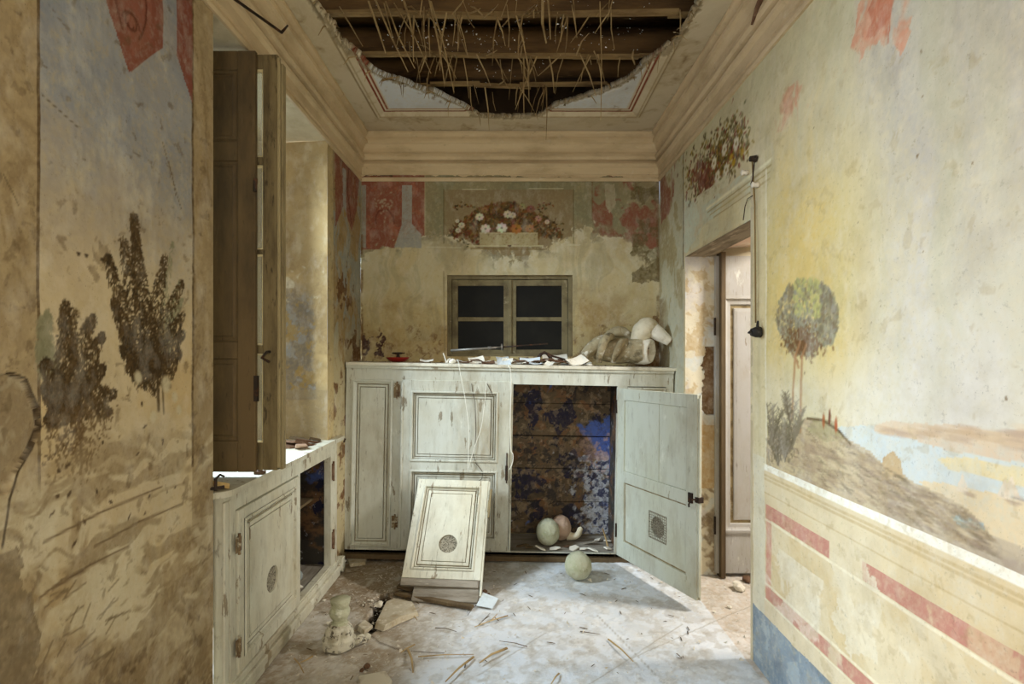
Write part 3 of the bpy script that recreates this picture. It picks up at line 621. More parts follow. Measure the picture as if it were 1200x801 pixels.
for q in [((444, 247), (440, 255), (441, 262)), ((444, 247), (455, 246), (461, 254), (462, 262))]: f.line([T(*w) for w in q], .006, (104, 56, 44), .8)
for _ in range(30): q = T(rnd.gauss(449, 5), rnd.gauss(240, 6)); f.dab(q[0], q[1], .011, .007, rnd.uniform(0, 3), (176, 168, 138), .6)
fcol = [(92, 66, 30), (112, 84, 40), (70, 50, 26), (58, 46, 28), (124, 74, 40), (104, 48, 34), (132, 104, 52), (84, 78, 50)]
for i in range(1500):
    x = rnd.gauss(592, 29); h = 1-((x-592)/66)**2
    if h < 0: continue
    y = 287-rnd.random()**.8*50*h**.7 if abs(x-592) < 40 else 284-rnd.random()*(34)*h**.5-6
    q = T(x, y); f.dab(q[0], q[1], rnd.uniform(.010, .026), rnd.uniform(.005, .012), rnd.uniform(0, 3), rnd.choice(fcol), rnd.uniform(.5, .9))
for x, y in [(536, 243), (548, 241), (640, 262), (650, 268), (652, 262), (636, 245), (545, 283), (533, 272), (642, 240)]:
    for _ in range(9): q = T(x+rnd.gauss(0, 5), y+rnd.gauss(0, 2.5)); f.dab(q[0], q[1], .011, .006, rnd.uniform(0, 3), rnd.choice(fcol), .85)
f.poly(p(562, 273, 630, 287), (172, 158, 116), .95, 0); f.line([T(562, 273), T(630, 273)], .004, (196, 184, 142), .9); f.line([T(550, 288), T(594, 288)], .007, (206, 198, 156), .9); f.line([T(600, 288), T(636, 288)], .007, (206, 198, 156), .9)
f.line([T(552, 291), T(640, 292)], .008, (112, 88, 46), .6)
for x, y, r, c in [(562, 254, 5, (214, 206, 178)), (595, 251, 5, (210, 200, 170)), (601, 252, 4, (200, 190, 160)), (569, 268, 6, (220, 212, 186)), (588, 267, 6.5, (222, 214, 188)), (605, 268, 6.5, (170, 116, 56)), (621, 268, 5.5, (158, 108, 58)),
                   (541, 264, 4, (210, 196, 168)), (537, 270, 3.5, (206, 190, 164)), (536, 259, 2.5, (210, 200, 170)), (631, 256, 4, (176, 130, 110)), (641, 260, 3, (206, 186, 160)), (568, 246, 4, (150, 110, 80)), (622, 245, 5, (130, 84, 70)), (612, 242, 4, (150, 140, 100))]:
    q = T(x, y); R = r*.0062
    for k in range(8): a = k*.785; f.dab(q[0]+R*.6*math.cos(a), q[1]+R*.5*math.sin(a), R*.5, R*.35, a, tuple(min(255, v+rnd.uniform(-16, 12)) for v in c), .92)
    f.dab(q[0], q[1], R*.25, R*.22, 0, tuple(v*.62 for v in c), .9)
st = f.pmask([T(*q) for q in [(424, 416), (424, 390), (432, 398), (440, 396), (446, 388), (452, 396), (448, 408), (455, 416)]], 2.0); f.mix(st*sstep(.42, .5, nC)*.9, (66, 44, 44))
f.mix(f.pmask(p(424, 200, 460, 207), 1)*sstep(.42, .5, nC)*.7, (66, 54, 34))
f.mix(f.pmask([T(*q) for q in [(745, 440), (750, 400), (765, 372), (772, 372), (775, 440)]], 2)*.7, (92, 60, 32))
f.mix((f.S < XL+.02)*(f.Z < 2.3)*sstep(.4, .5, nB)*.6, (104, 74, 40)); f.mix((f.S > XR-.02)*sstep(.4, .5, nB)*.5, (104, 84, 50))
f.line([T(520, 318), T(521, 412)], .006, (140, 124, 88), .7)
f.d += (f.n(2.4, 81)-.5)*.012+(nC-.5)*.003; f.seal(wx0, wx1, wz0, wz1)
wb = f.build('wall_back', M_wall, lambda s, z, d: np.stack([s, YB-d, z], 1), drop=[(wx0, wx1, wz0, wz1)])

# ------------------------------------------------------------------ floor
rnd = random.Random(2)
fx = axis(-1.75, 4.3, lambda x: .0085 if x < 1.95 else .15)
f = Fresco(fx, axis(-1.75, 4.05, lambda y: .12 if y < 2.0 else .0075), 7)
nA, nB, nC = f.n(2, 3), f.n(7, 5), f.n(26, 9, 4)
f.c[:] = (206, 208, 209); f.mix(sstep(.35, .65, nA)*.6, (218, 219, 219)); f.mix(sstep(.50, .72, nB)*.3, (188, 180, 166))
brn = (1-sstep(-.72, -.25, f.S+(nA-.5)*.5-(f.Z-2.6)*.25)); f.mix(brn*.5, (184, 168, 144)); f.mix(sstep(2.75, 3.1, f.Z+(nB-.5)*.5)*(1-sstep(-.35, .05, f.S+(nA-.5)*.3))*.6, (122, 100, 72)); f.mix(brn*sstep(.44, .62, f.n(5, 11, 6))*.5, (136, 116, 90)); f.mix(sstep(.52, .60, f.n(16, 14, 6))*.3, (160, 150, 134)); f.mix(sstep(.5, .62, f.n(4, 16, 6))*(f.S > -.3)*.3, (196, 204, 210))  # brown dirt at left; darker back-left patch paints the shadow into the floor
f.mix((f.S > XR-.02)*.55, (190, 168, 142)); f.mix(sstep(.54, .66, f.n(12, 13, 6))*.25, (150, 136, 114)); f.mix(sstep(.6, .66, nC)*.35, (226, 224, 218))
for a, b_ in [((740, 770), (900, 700)), ((690, 801), (800, 730)), ((700, 720), (770, 790)), ((560, 790), (640, 740))]: f.line([FL(*a), FL(*b_)], .004, (140, 130, 112), .5)
f.d = (nA-.5)*.012+(nB-.5)*.008+(nC-.5)*.006
hole = f.pmask([FL(*q) for q in [(438, 700), (452, 694), (458, 702), (450, 716), (444, 735), (432, 742), (428, 728), (436, 716)]], 1.2); f.mix(hole*.95, (36, 28, 20)); f.d -= hole*.05
for pts in [[(437, 738), (428, 752), (400, 762)], [(452, 696), (470, 690), (500, 694)], [(430, 740), (446, 752), (470, 760), (520, 764)]]: f.line([FL(*q) for q in pts], .005, (70, 56, 40), .7)
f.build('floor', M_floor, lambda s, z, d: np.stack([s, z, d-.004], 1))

# ------------------------------------------------------------------ ceiling with the great hole
rx0, rx1, ry1 = -.872, .820, 3.60
exx = []; exy = []
for d_ in (0, .013, .030, .042): exx += [rx0+d_, rx1-d_]; exy += [ry1-d_]
f = Fresco(axis(XL, XR, .0072, exx), axis(-1.6, YB, lambda y: .08 if y < 1.7 else .0085, exy), 8)
nA, nB = f.n(2, 3), f.n(8, 5)
f.c[:] = (204, 190, 160); f.mix(sstep(.45, .65, nA)*.4, (184, 164, 128)); f.mix(sstep(.56, .66, nB)*.3, (150, 126, 90))
dist = np.minimum(np.minimum(f.S-rx0, rx1-f.S), ry1-f.Z)          # >0 inside the red border
f.mix(sstep(.045, .055, dist), (206, 208, 206)); f.mix(sstep(.05, .06, dist)*sstep(.5, .62, nA)*.4, (186, 182, 172))
f.mix(((dist > 0)&(dist < .0155)), (128, 62, 44)); f.mix(((dist > .030)&(dist < .0405)), (136, 74, 52)); f.mix((dist > .0155)&(dist < .030), (212, 200, 172))
f.mix((abs(dist+.035) < .004)|(abs(dist+.06) < .004), (160, 140, 104)); f.mix(sstep(.70, .78, nB)*.4, (110, 84, 54))
f.d = -.012*np.exp(-((dist+.045)/.016)**2)+.010*sstep(-.02, .0, dist)+(nA-.5)*.008
def CE(x, y): Y = F*(ZC-EYE)/(HY-y); return ((x-600)/F*Y, Y)
hp = [CE(*q) for q in [(362, -60), (366, 2), (385, 26), (400, 48), (418, 68), (434, 84), (450, 92), (470, 98), (492, 106), (512, 112), (530, 121), (548, 130), (562, 136), (585, 138), (615, 138), (636, 133), (655, 125), (676, 118), (698, 112), (722, 103), (742, 92), (757, 76), (770, 66), (786, 54), (796, 38), (806, 22), (818, 6), (822, -60)]]+[(.5, 1.3), (-.6, 1.35)]
wS, wZ = f.S+(f.n(16, 33, 3)-.5)*.03, f.Z+(f.n(16, 34, 3)-.5)*.03
f.wS, f.wZ = f.S+(f.n(20, 33, 4)-.5)*.05, f.Z+(f.n(20, 34, 4)-.5)*.05
hm = f.pmask(hp, 1); near = f.pmask([(x*1.03, y+.025) for x, y in hp], 1.3)*(1-hm)
f.mix(near*.75, (142, 126, 96)); f.d += near*.006
ce = f.build('ceiling', M_ceil, lambda s, z, d: np.stack([s, z, ZC+d], 1), dropmask=hm > .5, flip=True)
sm = ce.modifiers.new('thick', 'SOLIDIFY'); sm.thickness = .028; sm.offset = -1
b = MB(); b.box(-1.35, 1.35, 4.02, 4.06, 2.9, 3.6); b.box(-1.35, -1.2, 1.0, 4.02, 3.06, 3.6); b.box(1.2, 1.35, 1.0, 4.02, 3.06, 3.6); b.box(-1.35, 1.35, -1.7, 4.06, 3.56, 3.6); b.box(-1.35, 1.35, .9, 1.0, 3.06, 3.6)
b.build('cavity_masonry', material('dark_masonry', (70, 54, 36), rough=.95, layers=[((40, 30, 20), 6, O1, 7, .45, .6, .8)]), ce)
# structure above: deck planks, beams, battens, reeds
rnd = random.Random(12)
for k in range(12):
    y0 = 1.2+k*.235
    b = MB(); b.box(-1.2, 1.2, y0, y0+.222, 3.42+rnd.uniform(0, .02), 3.46); b.build('plank', M_deck, ce, bevel=.004)
for y0, h in [(1.62, .2), (2.22, .18), (2.80, .17), (3.22, .15), (3.52, .14)]:
    b = MB()
    n = 14; pts = [(-1.2+2.4*i/n, y0+.05+rnd.uniform(-.008, .008), 3.41-h/2+rnd.uniform(-.006, .006)) for i in range(n+1)]
    b.tube(pts, [h*.55*rnd.uniform(.94, 1.05) for _ in pts], 10); b.build('beam', M_deck, ce, smooth=True)
for y0 in (1.9, 2.35, 2.69, 3.06, 3.40):
    b = MB(); x = -1.12
    while x < 1.1:
        L = rnd.uniform(.25, .6); dy = rnd.uniform(-.012, .012); dz = rnd.uniform(-.006, .006); sl = rnd.uniform(-.02, .02)
        for q in range(2):
            yy = y0+dy+q*.016; w = rnd.uniform(.006, .010); x1 = min(x+L+rnd.uniform(-.05, .05), 1.12)
            b.add([(x, yy-w, 3.125+dz), (x1, yy-w+sl, 3.122+dz), (x1, yy+w+sl, 3.122+dz), (x, yy+w, 3.125+dz), (x, yy-w, 3.14+dz), (x1, yy-w+sl, 3.14+dz), (x1, yy+w+sl, 3.14+dz), (x, yy+w, 3.14+dz)],
                  [(0,3,2,1),(4,5,6,7),(0,1,5,4),(1,2,6,5),(2,3,7,6),(3,0,4,7)])
        x += L-.03
    b.build('batten', M_batten, ce, jitter=.004)
def reed(x0, y0, x1, y1, ztop=3.13, r=.0045, kind='reed', m=None):
    Y = F*(ztop-EYE)/(HY-y0); X = (x0-600)/F*Y
    Y2 = Y-.03; X2 = (x1-600)/F*Y2; Z2 = EYE+(HY-y1)/F*Y2
    mid = ((X+X2)/2+rnd.uniform(-.012, .012), (Y+Y2)/2+rnd.uniform(-.02, .02), (ztop+Z2)/2)
    b = MB(); b.tube([(X, Y, ztop), mid, (X2, Y2, Z2)], [r, r*.95, r*.5], 5, flat=.6); return b.build(kind, m or M_reed, ce)
for q in [(432, 2, 452, 62, .009), (440, 0, 478, 84, .008), (452, 2, 486, 80, .007), (398, 8, 425, 54, .006), (462, 4, 505, 86, .006), (450, 4, 460, 42, .006), (473, 0, 484, 45, .010), (503, 0, 521, 98, .008),
          (505, 2, 532, 108, .007), (503, 10, 504, 66, .006), (480, 50, 487, 74, .008), (497, 8, 500, 70, .005), (546, 12, 556, 33, .005), (636, 0, 640, 50, .012), (642, 0, 645, 46, .008), (594, 6, 596, 55, .005), (616, 62, 618, 100, .009), (614, 70, 614, 132, .007),
          (621, 66, 620, 120, .006), (670, 6, 676, 44, .006), (703, 2, 704, 142, .005), (716, 8, 720, 58, .005), (797, 12, 797, 36, .006), (612, 46, 608, 66, .005), (586, 70, 590, 96, .005), (691, 68, 693, 76, .005), (727, 66, 724, 90, .006), (555, 98, 561, 122, .004), (636, 100, 634, 124, .005), (500, 92, 503, 116, .005), (577, 108, 581, 130, .004), (742, 60, 744, 76, .006), (696, 60, 700, 74, .006)]:
    reed(q[0], q[1], q[2], q[3], r=q[4])
protos = []
for k in range(7):                      # short broken reeds share a few meshes
    b = MB(); L = rnd.uniform(.10, .22); bend = rnd.uniform(-.03, .03)
    b.tube([(0, 0, 0), (bend, rnd.uniform(-.01, .02), -L*.5), (bend*1.6, .02, -L)], [.005, .0045, .0015], 5, flat=.6)
    me = bpy.data.meshes.new('reed'); me.from_pydata(b.v, [], b.f); me.materials.append(M_reed if k % 3 else M_batten); protos.append(me)
for k in range(110):
    o = bpy.data.objects.new('reed', protos[k % 7]); link(o, ce)
    y0 = rnd.choice([2.35, 2.69, 3.06, 3.06, 3.40, 2.69]); lim = .62 if y0 < 2.9 else (.58 if y0 < 3.2 else .22)
    x = rnd.choice([-.52, -.42, -.30, .03, .06, .30, .45])+rnd.gauss(0, .03) if rnd.random() < .6 else rnd.uniform(-lim, lim)
    x = max(-lim-.05, min(lim, x))
    lie = rnd.random() < .5
    o.location = (x, y0+rnd.uniform(-.02, .02), 3.125); o.rotation_euler = (rnd.choice([-1, 1])*rnd.uniform(1.15, 1.5) if lie else rnd.uniform(-.5, .5), rnd.gauss(0, .10), rnd.uniform(-.3, .3)); o.scale = (rnd.uniform(.7, 1.7), 1, rnd.uniform(.5, 1.5))
for k in range(46):                      # stubs sticking out of the torn rim
    i = rnd.randrange(1, 27); (xa, ya), (xb, yb) = hp[i-1], hp[i]; t = rnd.random()
    o = bpy.data.objects.new('reed', protos[k % 7]); link(o, ce)
    o.location = (xa+(xb-xa)*t, ya+(yb-ya)*t+.01, 3.052); o.rotation_euler = (rnd.uniform(-1.5, -.2), rnd.uniform(-.3, .3), rnd.uniform(-.6, .6)); o.scale = (.8, .8, rnd.uniform(.25, .6))
b = MB()
for k in range(420):                     # crumbs of whitewashed plaster caught in the reeds
    c = Vector((rnd.uniform(-.75, .75), rnd.choice([2.30, 2.66, 2.98, 3.05, 3.38])+rnd.gauss(0, .05), rnd.uniform(3.13, 3.30)))
    if c.y > 3.2 and abs(c.x) > .3: continue
    r = rnd.uniform(.003, .0085); v = [c+Vector((rnd.uniform(-r, r), rnd.uniform(-r, r), rnd.uniform(-r, r)*.7)) for _ in range(4)]
    b.add(v, [(0, 1, 2), (0, 2, 3), (0, 3, 1), (1, 3, 2)])
tag(b.build('plaster_crumbs', material('white_crumb', (240, 236, 228), rough=.9), ce), kind='stuff')
b = MB(); n = 60
for i in range(1, 28):                   # the torn, fibrous lip
    (xa, ya), (xb, yb) = hp[i-1], hp[i]; m_ = max(2, int(math.hypot(xb-xa, yb-ya)/.02))
    for j in range(m_):
        t = j/m_; c = Vector((xa+(xb-xa)*t+rnd.gauss(0, .008), ya+(yb-ya)*t+rnd.gauss(0, .008)+.006, 3.05+rnd.uniform(-.008, .012))); r = rnd.uniform(.005, .013)
        v = [c+Vector((rnd.uniform(-r, r), rnd.uniform(-r, r), rnd.uniform(-r, r)*.6)) for _ in range(6)]
        b.add(v, [(0, 1, 2), (0, 2, 3), (0, 3, 4), (0, 4, 5), (5, 1, 0), (1, 3, 2), (2, 4, 3), (3, 5, 4)])
tag(b.build('torn_plaster_rim', material('fibrous_rim', (150, 132, 100), rough=.95, layers=[((206, 196, 172), 20, O1, 6, .52, .6, .8), ((86, 68, 44), 30, O1, 6, .52, .6, .8)]), ce), kind='stuff')

# ------------------------------------------------------------------ cornice (trim_1)
prof = [(0, 2.690), (.012, 2.690), (.016, 2.706), (.014, 2.716), (.002, 2.720), (.003, 2.735), (.010, 2.740), (.014, 2.785), (.030, 2.796), (.034, 2.812), (.026, 2.822), (.012, 2.824), (.012, 2.836), (.036, 2.842), (.046, 2.858), (.044, 2.878), (.020, 2.884), (.022, 2.900), (.034, 2.925), (.052, 2.948), (.066, 2.954), (.068, 2.974), (.048, 2.980), (.050, 3.002), (.074, 3.018), (.076, 3.036), (.060, 3.040), (.060, ZC+.014)]
b = MB(); n = len(prof); segs = 60
path = [('l', -1.6+(YB+1.6)*i/segs) for i in range(segs+1)]+[('r', YB-(YB+1.6)*i/segs) for i in range(segs+1)]
for sd, y in path:
    for p_, z_ in prof:
        yy = y-p_ if y >= YB-1e-6 else y
        b.v.append(((XL+p_) if sd == 'l' else (XR-p_), yy, z_))
for i in range(len(path)-1):
    for k in range(n-1): q = i*n; b.f.append((q+k, q+n+k, q+n+k+1, q+k+1))
o = b.build('trim_1', M_cornice, kind if False else None, jitter=.003); o['kind'] = 'structure'

# ------------------------------------------------------------------ the rest of the shell: wall behind the camera, next room
def shell(name, m, boxes, kind='structure'):
    b = MB()
    for q in boxes: b.box(*q)
    o = b.build(name, m); o['kind'] = kind; return o
shell('wall_front', M_plaster, [(-1.6, -.5, -1.75, -1.6, 0, 3.1), (.9, 1.25, -1.75, -1.6, 0, 3.1), (-.5, .9, -1.75, -1.6, 0, .9), (-.5, .9, -1.75, -1.6, 2.6, 3.1)])
shell('wall_next_room', M_plaster, [(XR+.62, 4.3, 3.55, 3.7, 0, 3.0), (4.2, 4.3, 2.0, 3.7, 2.3, 3.0), (4.2, 4.3, .8, 3.7, 0, .8), (XR+.01, 4.3, .6, .75, 0, 3.0), (XR+.01, 4.3, .6, 3.7, 2.95, 3.05), (XR+.55, XR+.62, .7, DY0-.02, 0, 3.0), (XR+.55, XR+.62, DY1+.1, 3.7, 0, 3.0), (XR+.55, XR+.62, DY0-.05, DY1+.1, DZ+.09, 3.0)])

# ------------------------------------------------------------------ joinery
def relief_obj(name, m, parent, x0, z0, x1, z1, prof, hole=None, cap=True):
    b = MB().relief(x0, z0, x1, z1, prof, cap, hole); o = b.build(name, m, parent)
    o.data.materials.append(M_groove_shade); ys = [p[1] for p in prof]; top = max(ys)
    for k in range(len(prof)-1):
        if ys[k] > top-.0015 and ys[k+1] > top-.0015 and prof[k+1][0]-prof[k][0] < .013:
            for i in range(4): o.data.polygons[4*k+i].material_index = 1
    return o
def frame_mb(x0, z0, x1, z1, sw, y0, y1, rails=()):
    """stiles full height, rails between; rails = extra (z0, z1)"""
    b = MB(); b.box(x0, x0+sw[0], y0, y1, z0, z1); b.box(x1-sw[1], x1, y0, y1, z0, z1)
    b.box(x0+sw[0], x1-sw[1], y0+.0006, y1, z0, z0+sw[2]); b.box(x0+sw[0], x1-sw[1], y0+.0006, y1, z1-sw[3], z1)
    for a, c in rails: b.box(x0+sw[0], x1-sw[1], y0+.0006, y1, a, c)
    return b
STEP = [(0, .0), (.004, .006), (.010, .0065), (.013, .013), (.019, .013), (.030, .013), (.034, .008), (.050, .006)]
def small_door(parent, w, h, hole, m, name='door'):
    """panelled cupboard door with a round grille; origin at its lower left front corner, faces -y"""
    d = frame_mb(0, 0, w, h, (.045, .045, .05, .045), 0, .026).build(name, m, parent, bevel=.0025)
    relief_obj('moulding', m, d, .045, .05, w-.045, h-.045, [(-.002, -.003), (.004, -.007), (.010, -.006), (.014, .004), (.015, .0135), (.0185, .0135), (.019, .003), (.026, .010)], cap=False)
    relief_obj('panel', m, d, .071, .076, w-.071, h-.071, [(0, .014), (.005, .014), (.007, .006), (.024, .006), (.0245, .0141), (.028, .0141), (.0285, .005), (.034, .005)], (w/2+hole[0], hole[1], hole[2], .012))
    b = MB(); r = hole[2]*1.02; b.lathe([(r, 0), (r, .002)], 32); g = b.build('grille', M_grille, d); g.rotation_euler = (math.pi/2, 0, 0); g.location = (w/2+hole[0], .016, hole[1])
    b = MB(); b.box(.05, w-.05, .020, .0255, .05, h-.05); b.build('back_board', M_oldwood, d)
    return d
def hinge(parent, x, z, y, h=.09, m=None):
    b = MB(); b.tube([(x, y-.004, z), (x, y-.004, z+h)], .006, 8); b.box(x-.022, x-.004, y-.003, y, z+.01, z+h-.01); b.box(x+.004, x+.02, y-.003, y, z+.012, z+h-.016)
    return b.build('hinge', m or M_hinge, parent)

# ---- cupboard across the back wall
TH = .0185
cup = empty('cupboard', (0, YC, 0), (0, TH, 0), label='long pale green-grey panelled cupboard with peeling paint across the back wall', cat='cupboard')
def C(x, y, Y=YC):
    X, Z = PX(x, y, Y); return (X*math.cos(TH)-Z*math.sin(TH), X*math.sin(TH)+Z*math.cos(TH))
cx0, cx1 = -1.142, 1.068
ztop = C(600, 431)[1]; zb = .045
def cx(x, y=540): return C(x, y)[0]
def cz(y, x=600): return C(x, y)[1]
oL, oR, oT, oB = cx(600), cx(722), cz(452, 660), cz(641, 660)
dl, dr = cx(470), cx(597.5); dT, dB = cz(445, 530), cz(644, 530)
p0, p1 = cx(411), cx(459)
b = MB()
b.box(cx0, cx1, 0, .03, oT+.005, ztop)               # head rail
b.box(cx0, oR+.0, 0, .03, zb, cz(646, 600)); b.box(oR, cx1, 0, .03, zb, cz(646, 600))
for a, c in [(cx0, p0), (p1, dl), (dr, oL), (oR, oR+.07), (cx1-.05, cx1)]: b.box(a, c, 0.001, .03, cz(646), oT+.006)
b.box(p0, p1, .001, .03, cz(646), dB+.01); b.box(p0, p1, .001, .03, dT-.006, oT+.006)
b.box(dl, dr, .001, .03, cz(646), dB); b.box(dl, dr, .001, .03, dT-.002, oT+.006)
b.build('face_frame', M_cup, cup, bevel=.002)
b = MB(); b.box(cx0-.0, cx1+.012, -.022, .372, ztop, ztop+.022); b.build('top_board', M_top, cup, bevel=.004)
b = MB(); b.relief(cx0, ztop-.018, cx1, ztop+.0, [(0, -.012), (.004, -.014), (.006, -.006)], False); b.box(cx0, cx1, -.012, 0, ztop-.016, ztop-.001); b.build('moulding', M_cup, cup, bevel=.003)
b = MB(); b.box(cx0, cx1, .0, .37, zb-.0, zb+.02+cz(646)*.0); b.build('bottom_board', M_oldwood, cup)
b = MB(); b.box(oL-.6, oR+.3, .01, .37, cz(650), cz(646)); b.build('shelf_board', M_plankg, cup, bevel=.002)
b = MB(); b.box(cx0+.02, cx1-.02, -.004, .05, .004, zb-.006); b.build('sleeper', M_oldwood, cup, bevel=.004, jitter=.003)
b = MB(); b.box(cx0, cx0+.02, .03, .37, zb, ztop); b.build('side_panel', M_cup, cup)
b = MB(); b.box(cx1-.02, cx1, .03, .37, zb, ztop); b.build('side_panel', M_cup, cup)
b = MB(); b.box(oL-.02, oL-.002, .03, .37, zb, ztop); b.build('divider', M_blue, cup)
b = MB(); b.box(oR+.02, oR+.04, .03, .37, zb, ztop); b.build('divider', M_blue, cup)
# back of the open bay: five old boards
f = Fresco(axis(oL-.02, oR+.04, .0042), axis(oB-.03, oT+.09, .0042), 11); hz = (oT-oB+.12)/5
f.c[:] = (98, 84, 64); f.mix(sstep(.42, .58, f.n(5, 3, 6, (.7, 1.3)))*.8, (72, 60, 46)); f.mix(sstep(.44, .62, f.n(9, 5, 6, (.7, 1.4)))*.55, (122, 100, 74)); f.mix(sstep(.56, .64, f.n(14, 7, 6))*.55, (134, 92, 60))
f.mix(sstep(.575, .60, f.n(8, 9, 5, (1, .8)))*.85, (40, 38, 58)); f.mix(sstep(.56, .6, f.n(20, 11, 5))*.6, (44, 42, 44)); f.mix(sstep(.58, .63, f.n(26, 13, 5))*.5, (160, 138, 108))
bx_ = oR-.02; mb_ = np.exp(-((f.S-bx_)/.17)**2)*np.exp(-((f.Z-.80)/.16)**2); f.mix(sstep(.35, .5, mb_*.9+(f.n(9, 15, 6)-.5)*1.3)*.9, (78, 100, 168))  # blue and pale patches at right: own stains with some light painted in
mw_ = np.exp(-((f.S-bx_)/.20)**2)*sstep(.78, .60, f.Z)+0; mw_ = np.exp(-((f.S-bx_)/.22)**2)*(1-sstep(.58, .78, f.Z)); f.mix(sstep(.35, .6, mw_*.75+(f.n(24, 17, 5)-.5)*1.4)*.85, (176, 180, 186)); f.mix(mw_*sstep(.54, .58, f.n(30, 19, 4))*.8, (48, 50, 74))
f.mix(np.exp(-((f.S-bx_)/.2)**2)*sstep(.5, .58, f.n(12, 21, 5))*(f.Z < .85)*(f.Z > .5)*.6, (186, 150, 140))
f.d = (f.n(12, 23)-.5)*.006; fcol_ = f
M_bay = material('peeling_bay_boards', attr=True, rough=.85, layers=[((30, 28, 30), 40, O1, 6, .58, .68, .5)], bump=[(20, O1, 8, .6, .006)])
for k in range(5):
    z0 = oB-.03+k*hz
    o = f.build('back_plank', M_bay, lambda s, z, d: np.stack([s, .352-d, z], 1), drop=[(-9, 9, -9, z0+.004), (-9, 9, z0+hz-.002, 9)], parent=cup, kind=None)
    sm = o.modifiers.new('thick', 'SOLIDIFY'); sm.thickness = .014; sm.offset = -1
MB().box(oL-.02, oR+.04, .370, .374, oB-.03, oT+.09).build('back_lining', M_dark, cup)
# narrow fixed panel at the left
relief_obj('fixed_panel', M_cup, cup, p0, cz(640, 430), p1, cz(444, 430), [(0, .0), (.003, -.007), (.012, -.008), (.016, .002), (.030, .010), (.031, .018), (.036, .018), (.038, .010), (.050, .010), (.051, .0175), (.055, .0175), (.056, .006)])
hinge(cup, cx(464), cz(470), -.002, .12); hinge(cup, cx(464), cz(622), -.002, .10)
# closed door
cd = frame_mb(dl+.003, dB+.003, dr-.003, dT-.004, (.062, .085, .075, .075), -.014, .012, rails=[(cz(551, 530), cz(540, 530))]).build('door', M_cup, cup, bevel=.0025)
mz0, mz1 = cz(551, 530), cz(540, 530)
for za, zc_ in [(mz1, dT-.079), (dB+.078, mz0)]:
    relief_obj('moulding', M_cup, cd, dl+.065, za, dr-.088, zc_, [(-.004, -.014), (.0, -.020), (.008, -.020), (.012, -.010), (.0125, .004), (.016, .004), (.017, -.006), (.024, -.004)], cap=False)
    relief_obj('panel', M_cup, cd, dl+.089, za+.024, dr-.112, zc_-.024, [(0, -.003), (.001, .006), (.005, .006), (.006, -.004), (.018, -.004), (.019, .006), (.0225, .006), (.0235, -.007)])
b = MB(); b.tube([(dr-.02, -.020, cz(530)), (dr-.02, -.020, cz(565))], .005, 6); b.box(dr-.03, dr-.012, -.018, -.014, cz(562), cz(545)); b.build('latch', M_iron, cd)
b = MB(); b.box(dl-.003, dl+.012, -.020, -.012, dB+.02, dT-.02); b.build('edge_bead', M_cup, cd, bevel=.004, jitter=.002)
# crack and dark wire on the closed door
b = MB(); b.tube([(C(x, y)[0], -.018, C(x, y)[1]) for x, y in [(553, 449), (554, 458), (557, 470), (558, 500), (557, 522), (554, 530), (558, 542), (566, 552), (565, 560), (560, 563)]], .0022, 5)
b.build('wire', M_brownstr, cd)
b = MB(); b.tube([(C(x, y)[0], -.019, C(x, y)[1]) for x, y in [(571, 449), (574, 455), (578, 463)]], .0024, 5); b.build('wire', M_brownstr, cd)
# fixed panel at the right, mostly behind the open door
relief_obj('fixed_panel', M_cup, cup, oR+.07, cz(640, 760), cx1-.05, oT, [(0, 0), (.003, -.006), (.012, -.006), (.016, .004), (.03, .009), (.05, .006)])
# open door, built with its hinge edge at the origin and the inner face towards -y
od_w, od_h = .748, 1.118
ang = math.atan2(-.692, .302)
od = frame_mb(0, 0, od_w, od_h, (.075, .085, .11, .075), 0, .030, rails=[(.50, .575)]).build('door', M_odoor, cup, bevel=.002)
od.location = (oR+.012, -.008, cz(649, 721)); od.rotation_euler = (0, -TH, ang)
for k, (za, zc_) in enumerate([(.575, od_h-.075), (.11, .50)]):
    if k == 0:
        b = MB(); b.box(.075, .415, .010, .020, za, zc_); b.build('panel_board', M_odoor, od, bevel=.001)
        b = MB(); b.box(.418, od_w-.085, .011, .020, za, zc_); b.build('panel_board', M_odoor, od, bevel=.001)
    else:
        relief_obj('panel', M_odoor, od, .075, za, od_w-.085, zc_, [(0, .001), (.001, .010), (.01, .010)], (.41, .30, .062, .012))
        b = MB()
        for i in range(11): t = -.075+.15*i/10; b.box(.41+t-.0014, .41+t+.0014, .0085, .0100, .30-.078, .30+.078); b.box(.41-.078, .41+.078, .0075, .0090, .30+t-.0014, .30+t+.0014)
        b.relief(.41-.082, .30-.082, .41+.082, .30+.082, [(0, .0102), (.0, .007), (.006, .007), (.006, .0102)], False); b.build('wire_grille', M_grille, od)
        b = MB(); b.box(.3, .52, .024, .026, .19, .41); b.build('grille_backing', M_grille, od)
relief_obj('moulding', M_odoor, od, .08, .12, od_w-.08, od_h-.08, [(0, .030), (.004, .036), (.014, .036), (.018, .030)], cap=False)
b = MB(); b.box(od_w, od_w+.012, .006, .012, .02, od_h-.02); b.box(od_w, od_w+.007, .018, .026, 0, od_h); b.build('rebate', M_odoor, od, bevel=.001)
b = MB(); b.box(od_w-.06, od_w-.028, -.010, 0, .52, .575); b.tube([(od_w-.045, -.014, .50), (od_w-.03, -.03, .515), (od_w-.02, -.022, .545), (od_w+.01, -.008, .55)], .005, 8); b.box(od_w-.012, od_w+.018, -.004, .032, .53, .56)
b.build('latch', M_iron, od, bevel=.001)
for z_ in (.12, .95): b = MB(); b.tube([(0, -.006, z_), (0, -.006, z_+.09)], .006, 8); b.build('hinge', M_iron, od)

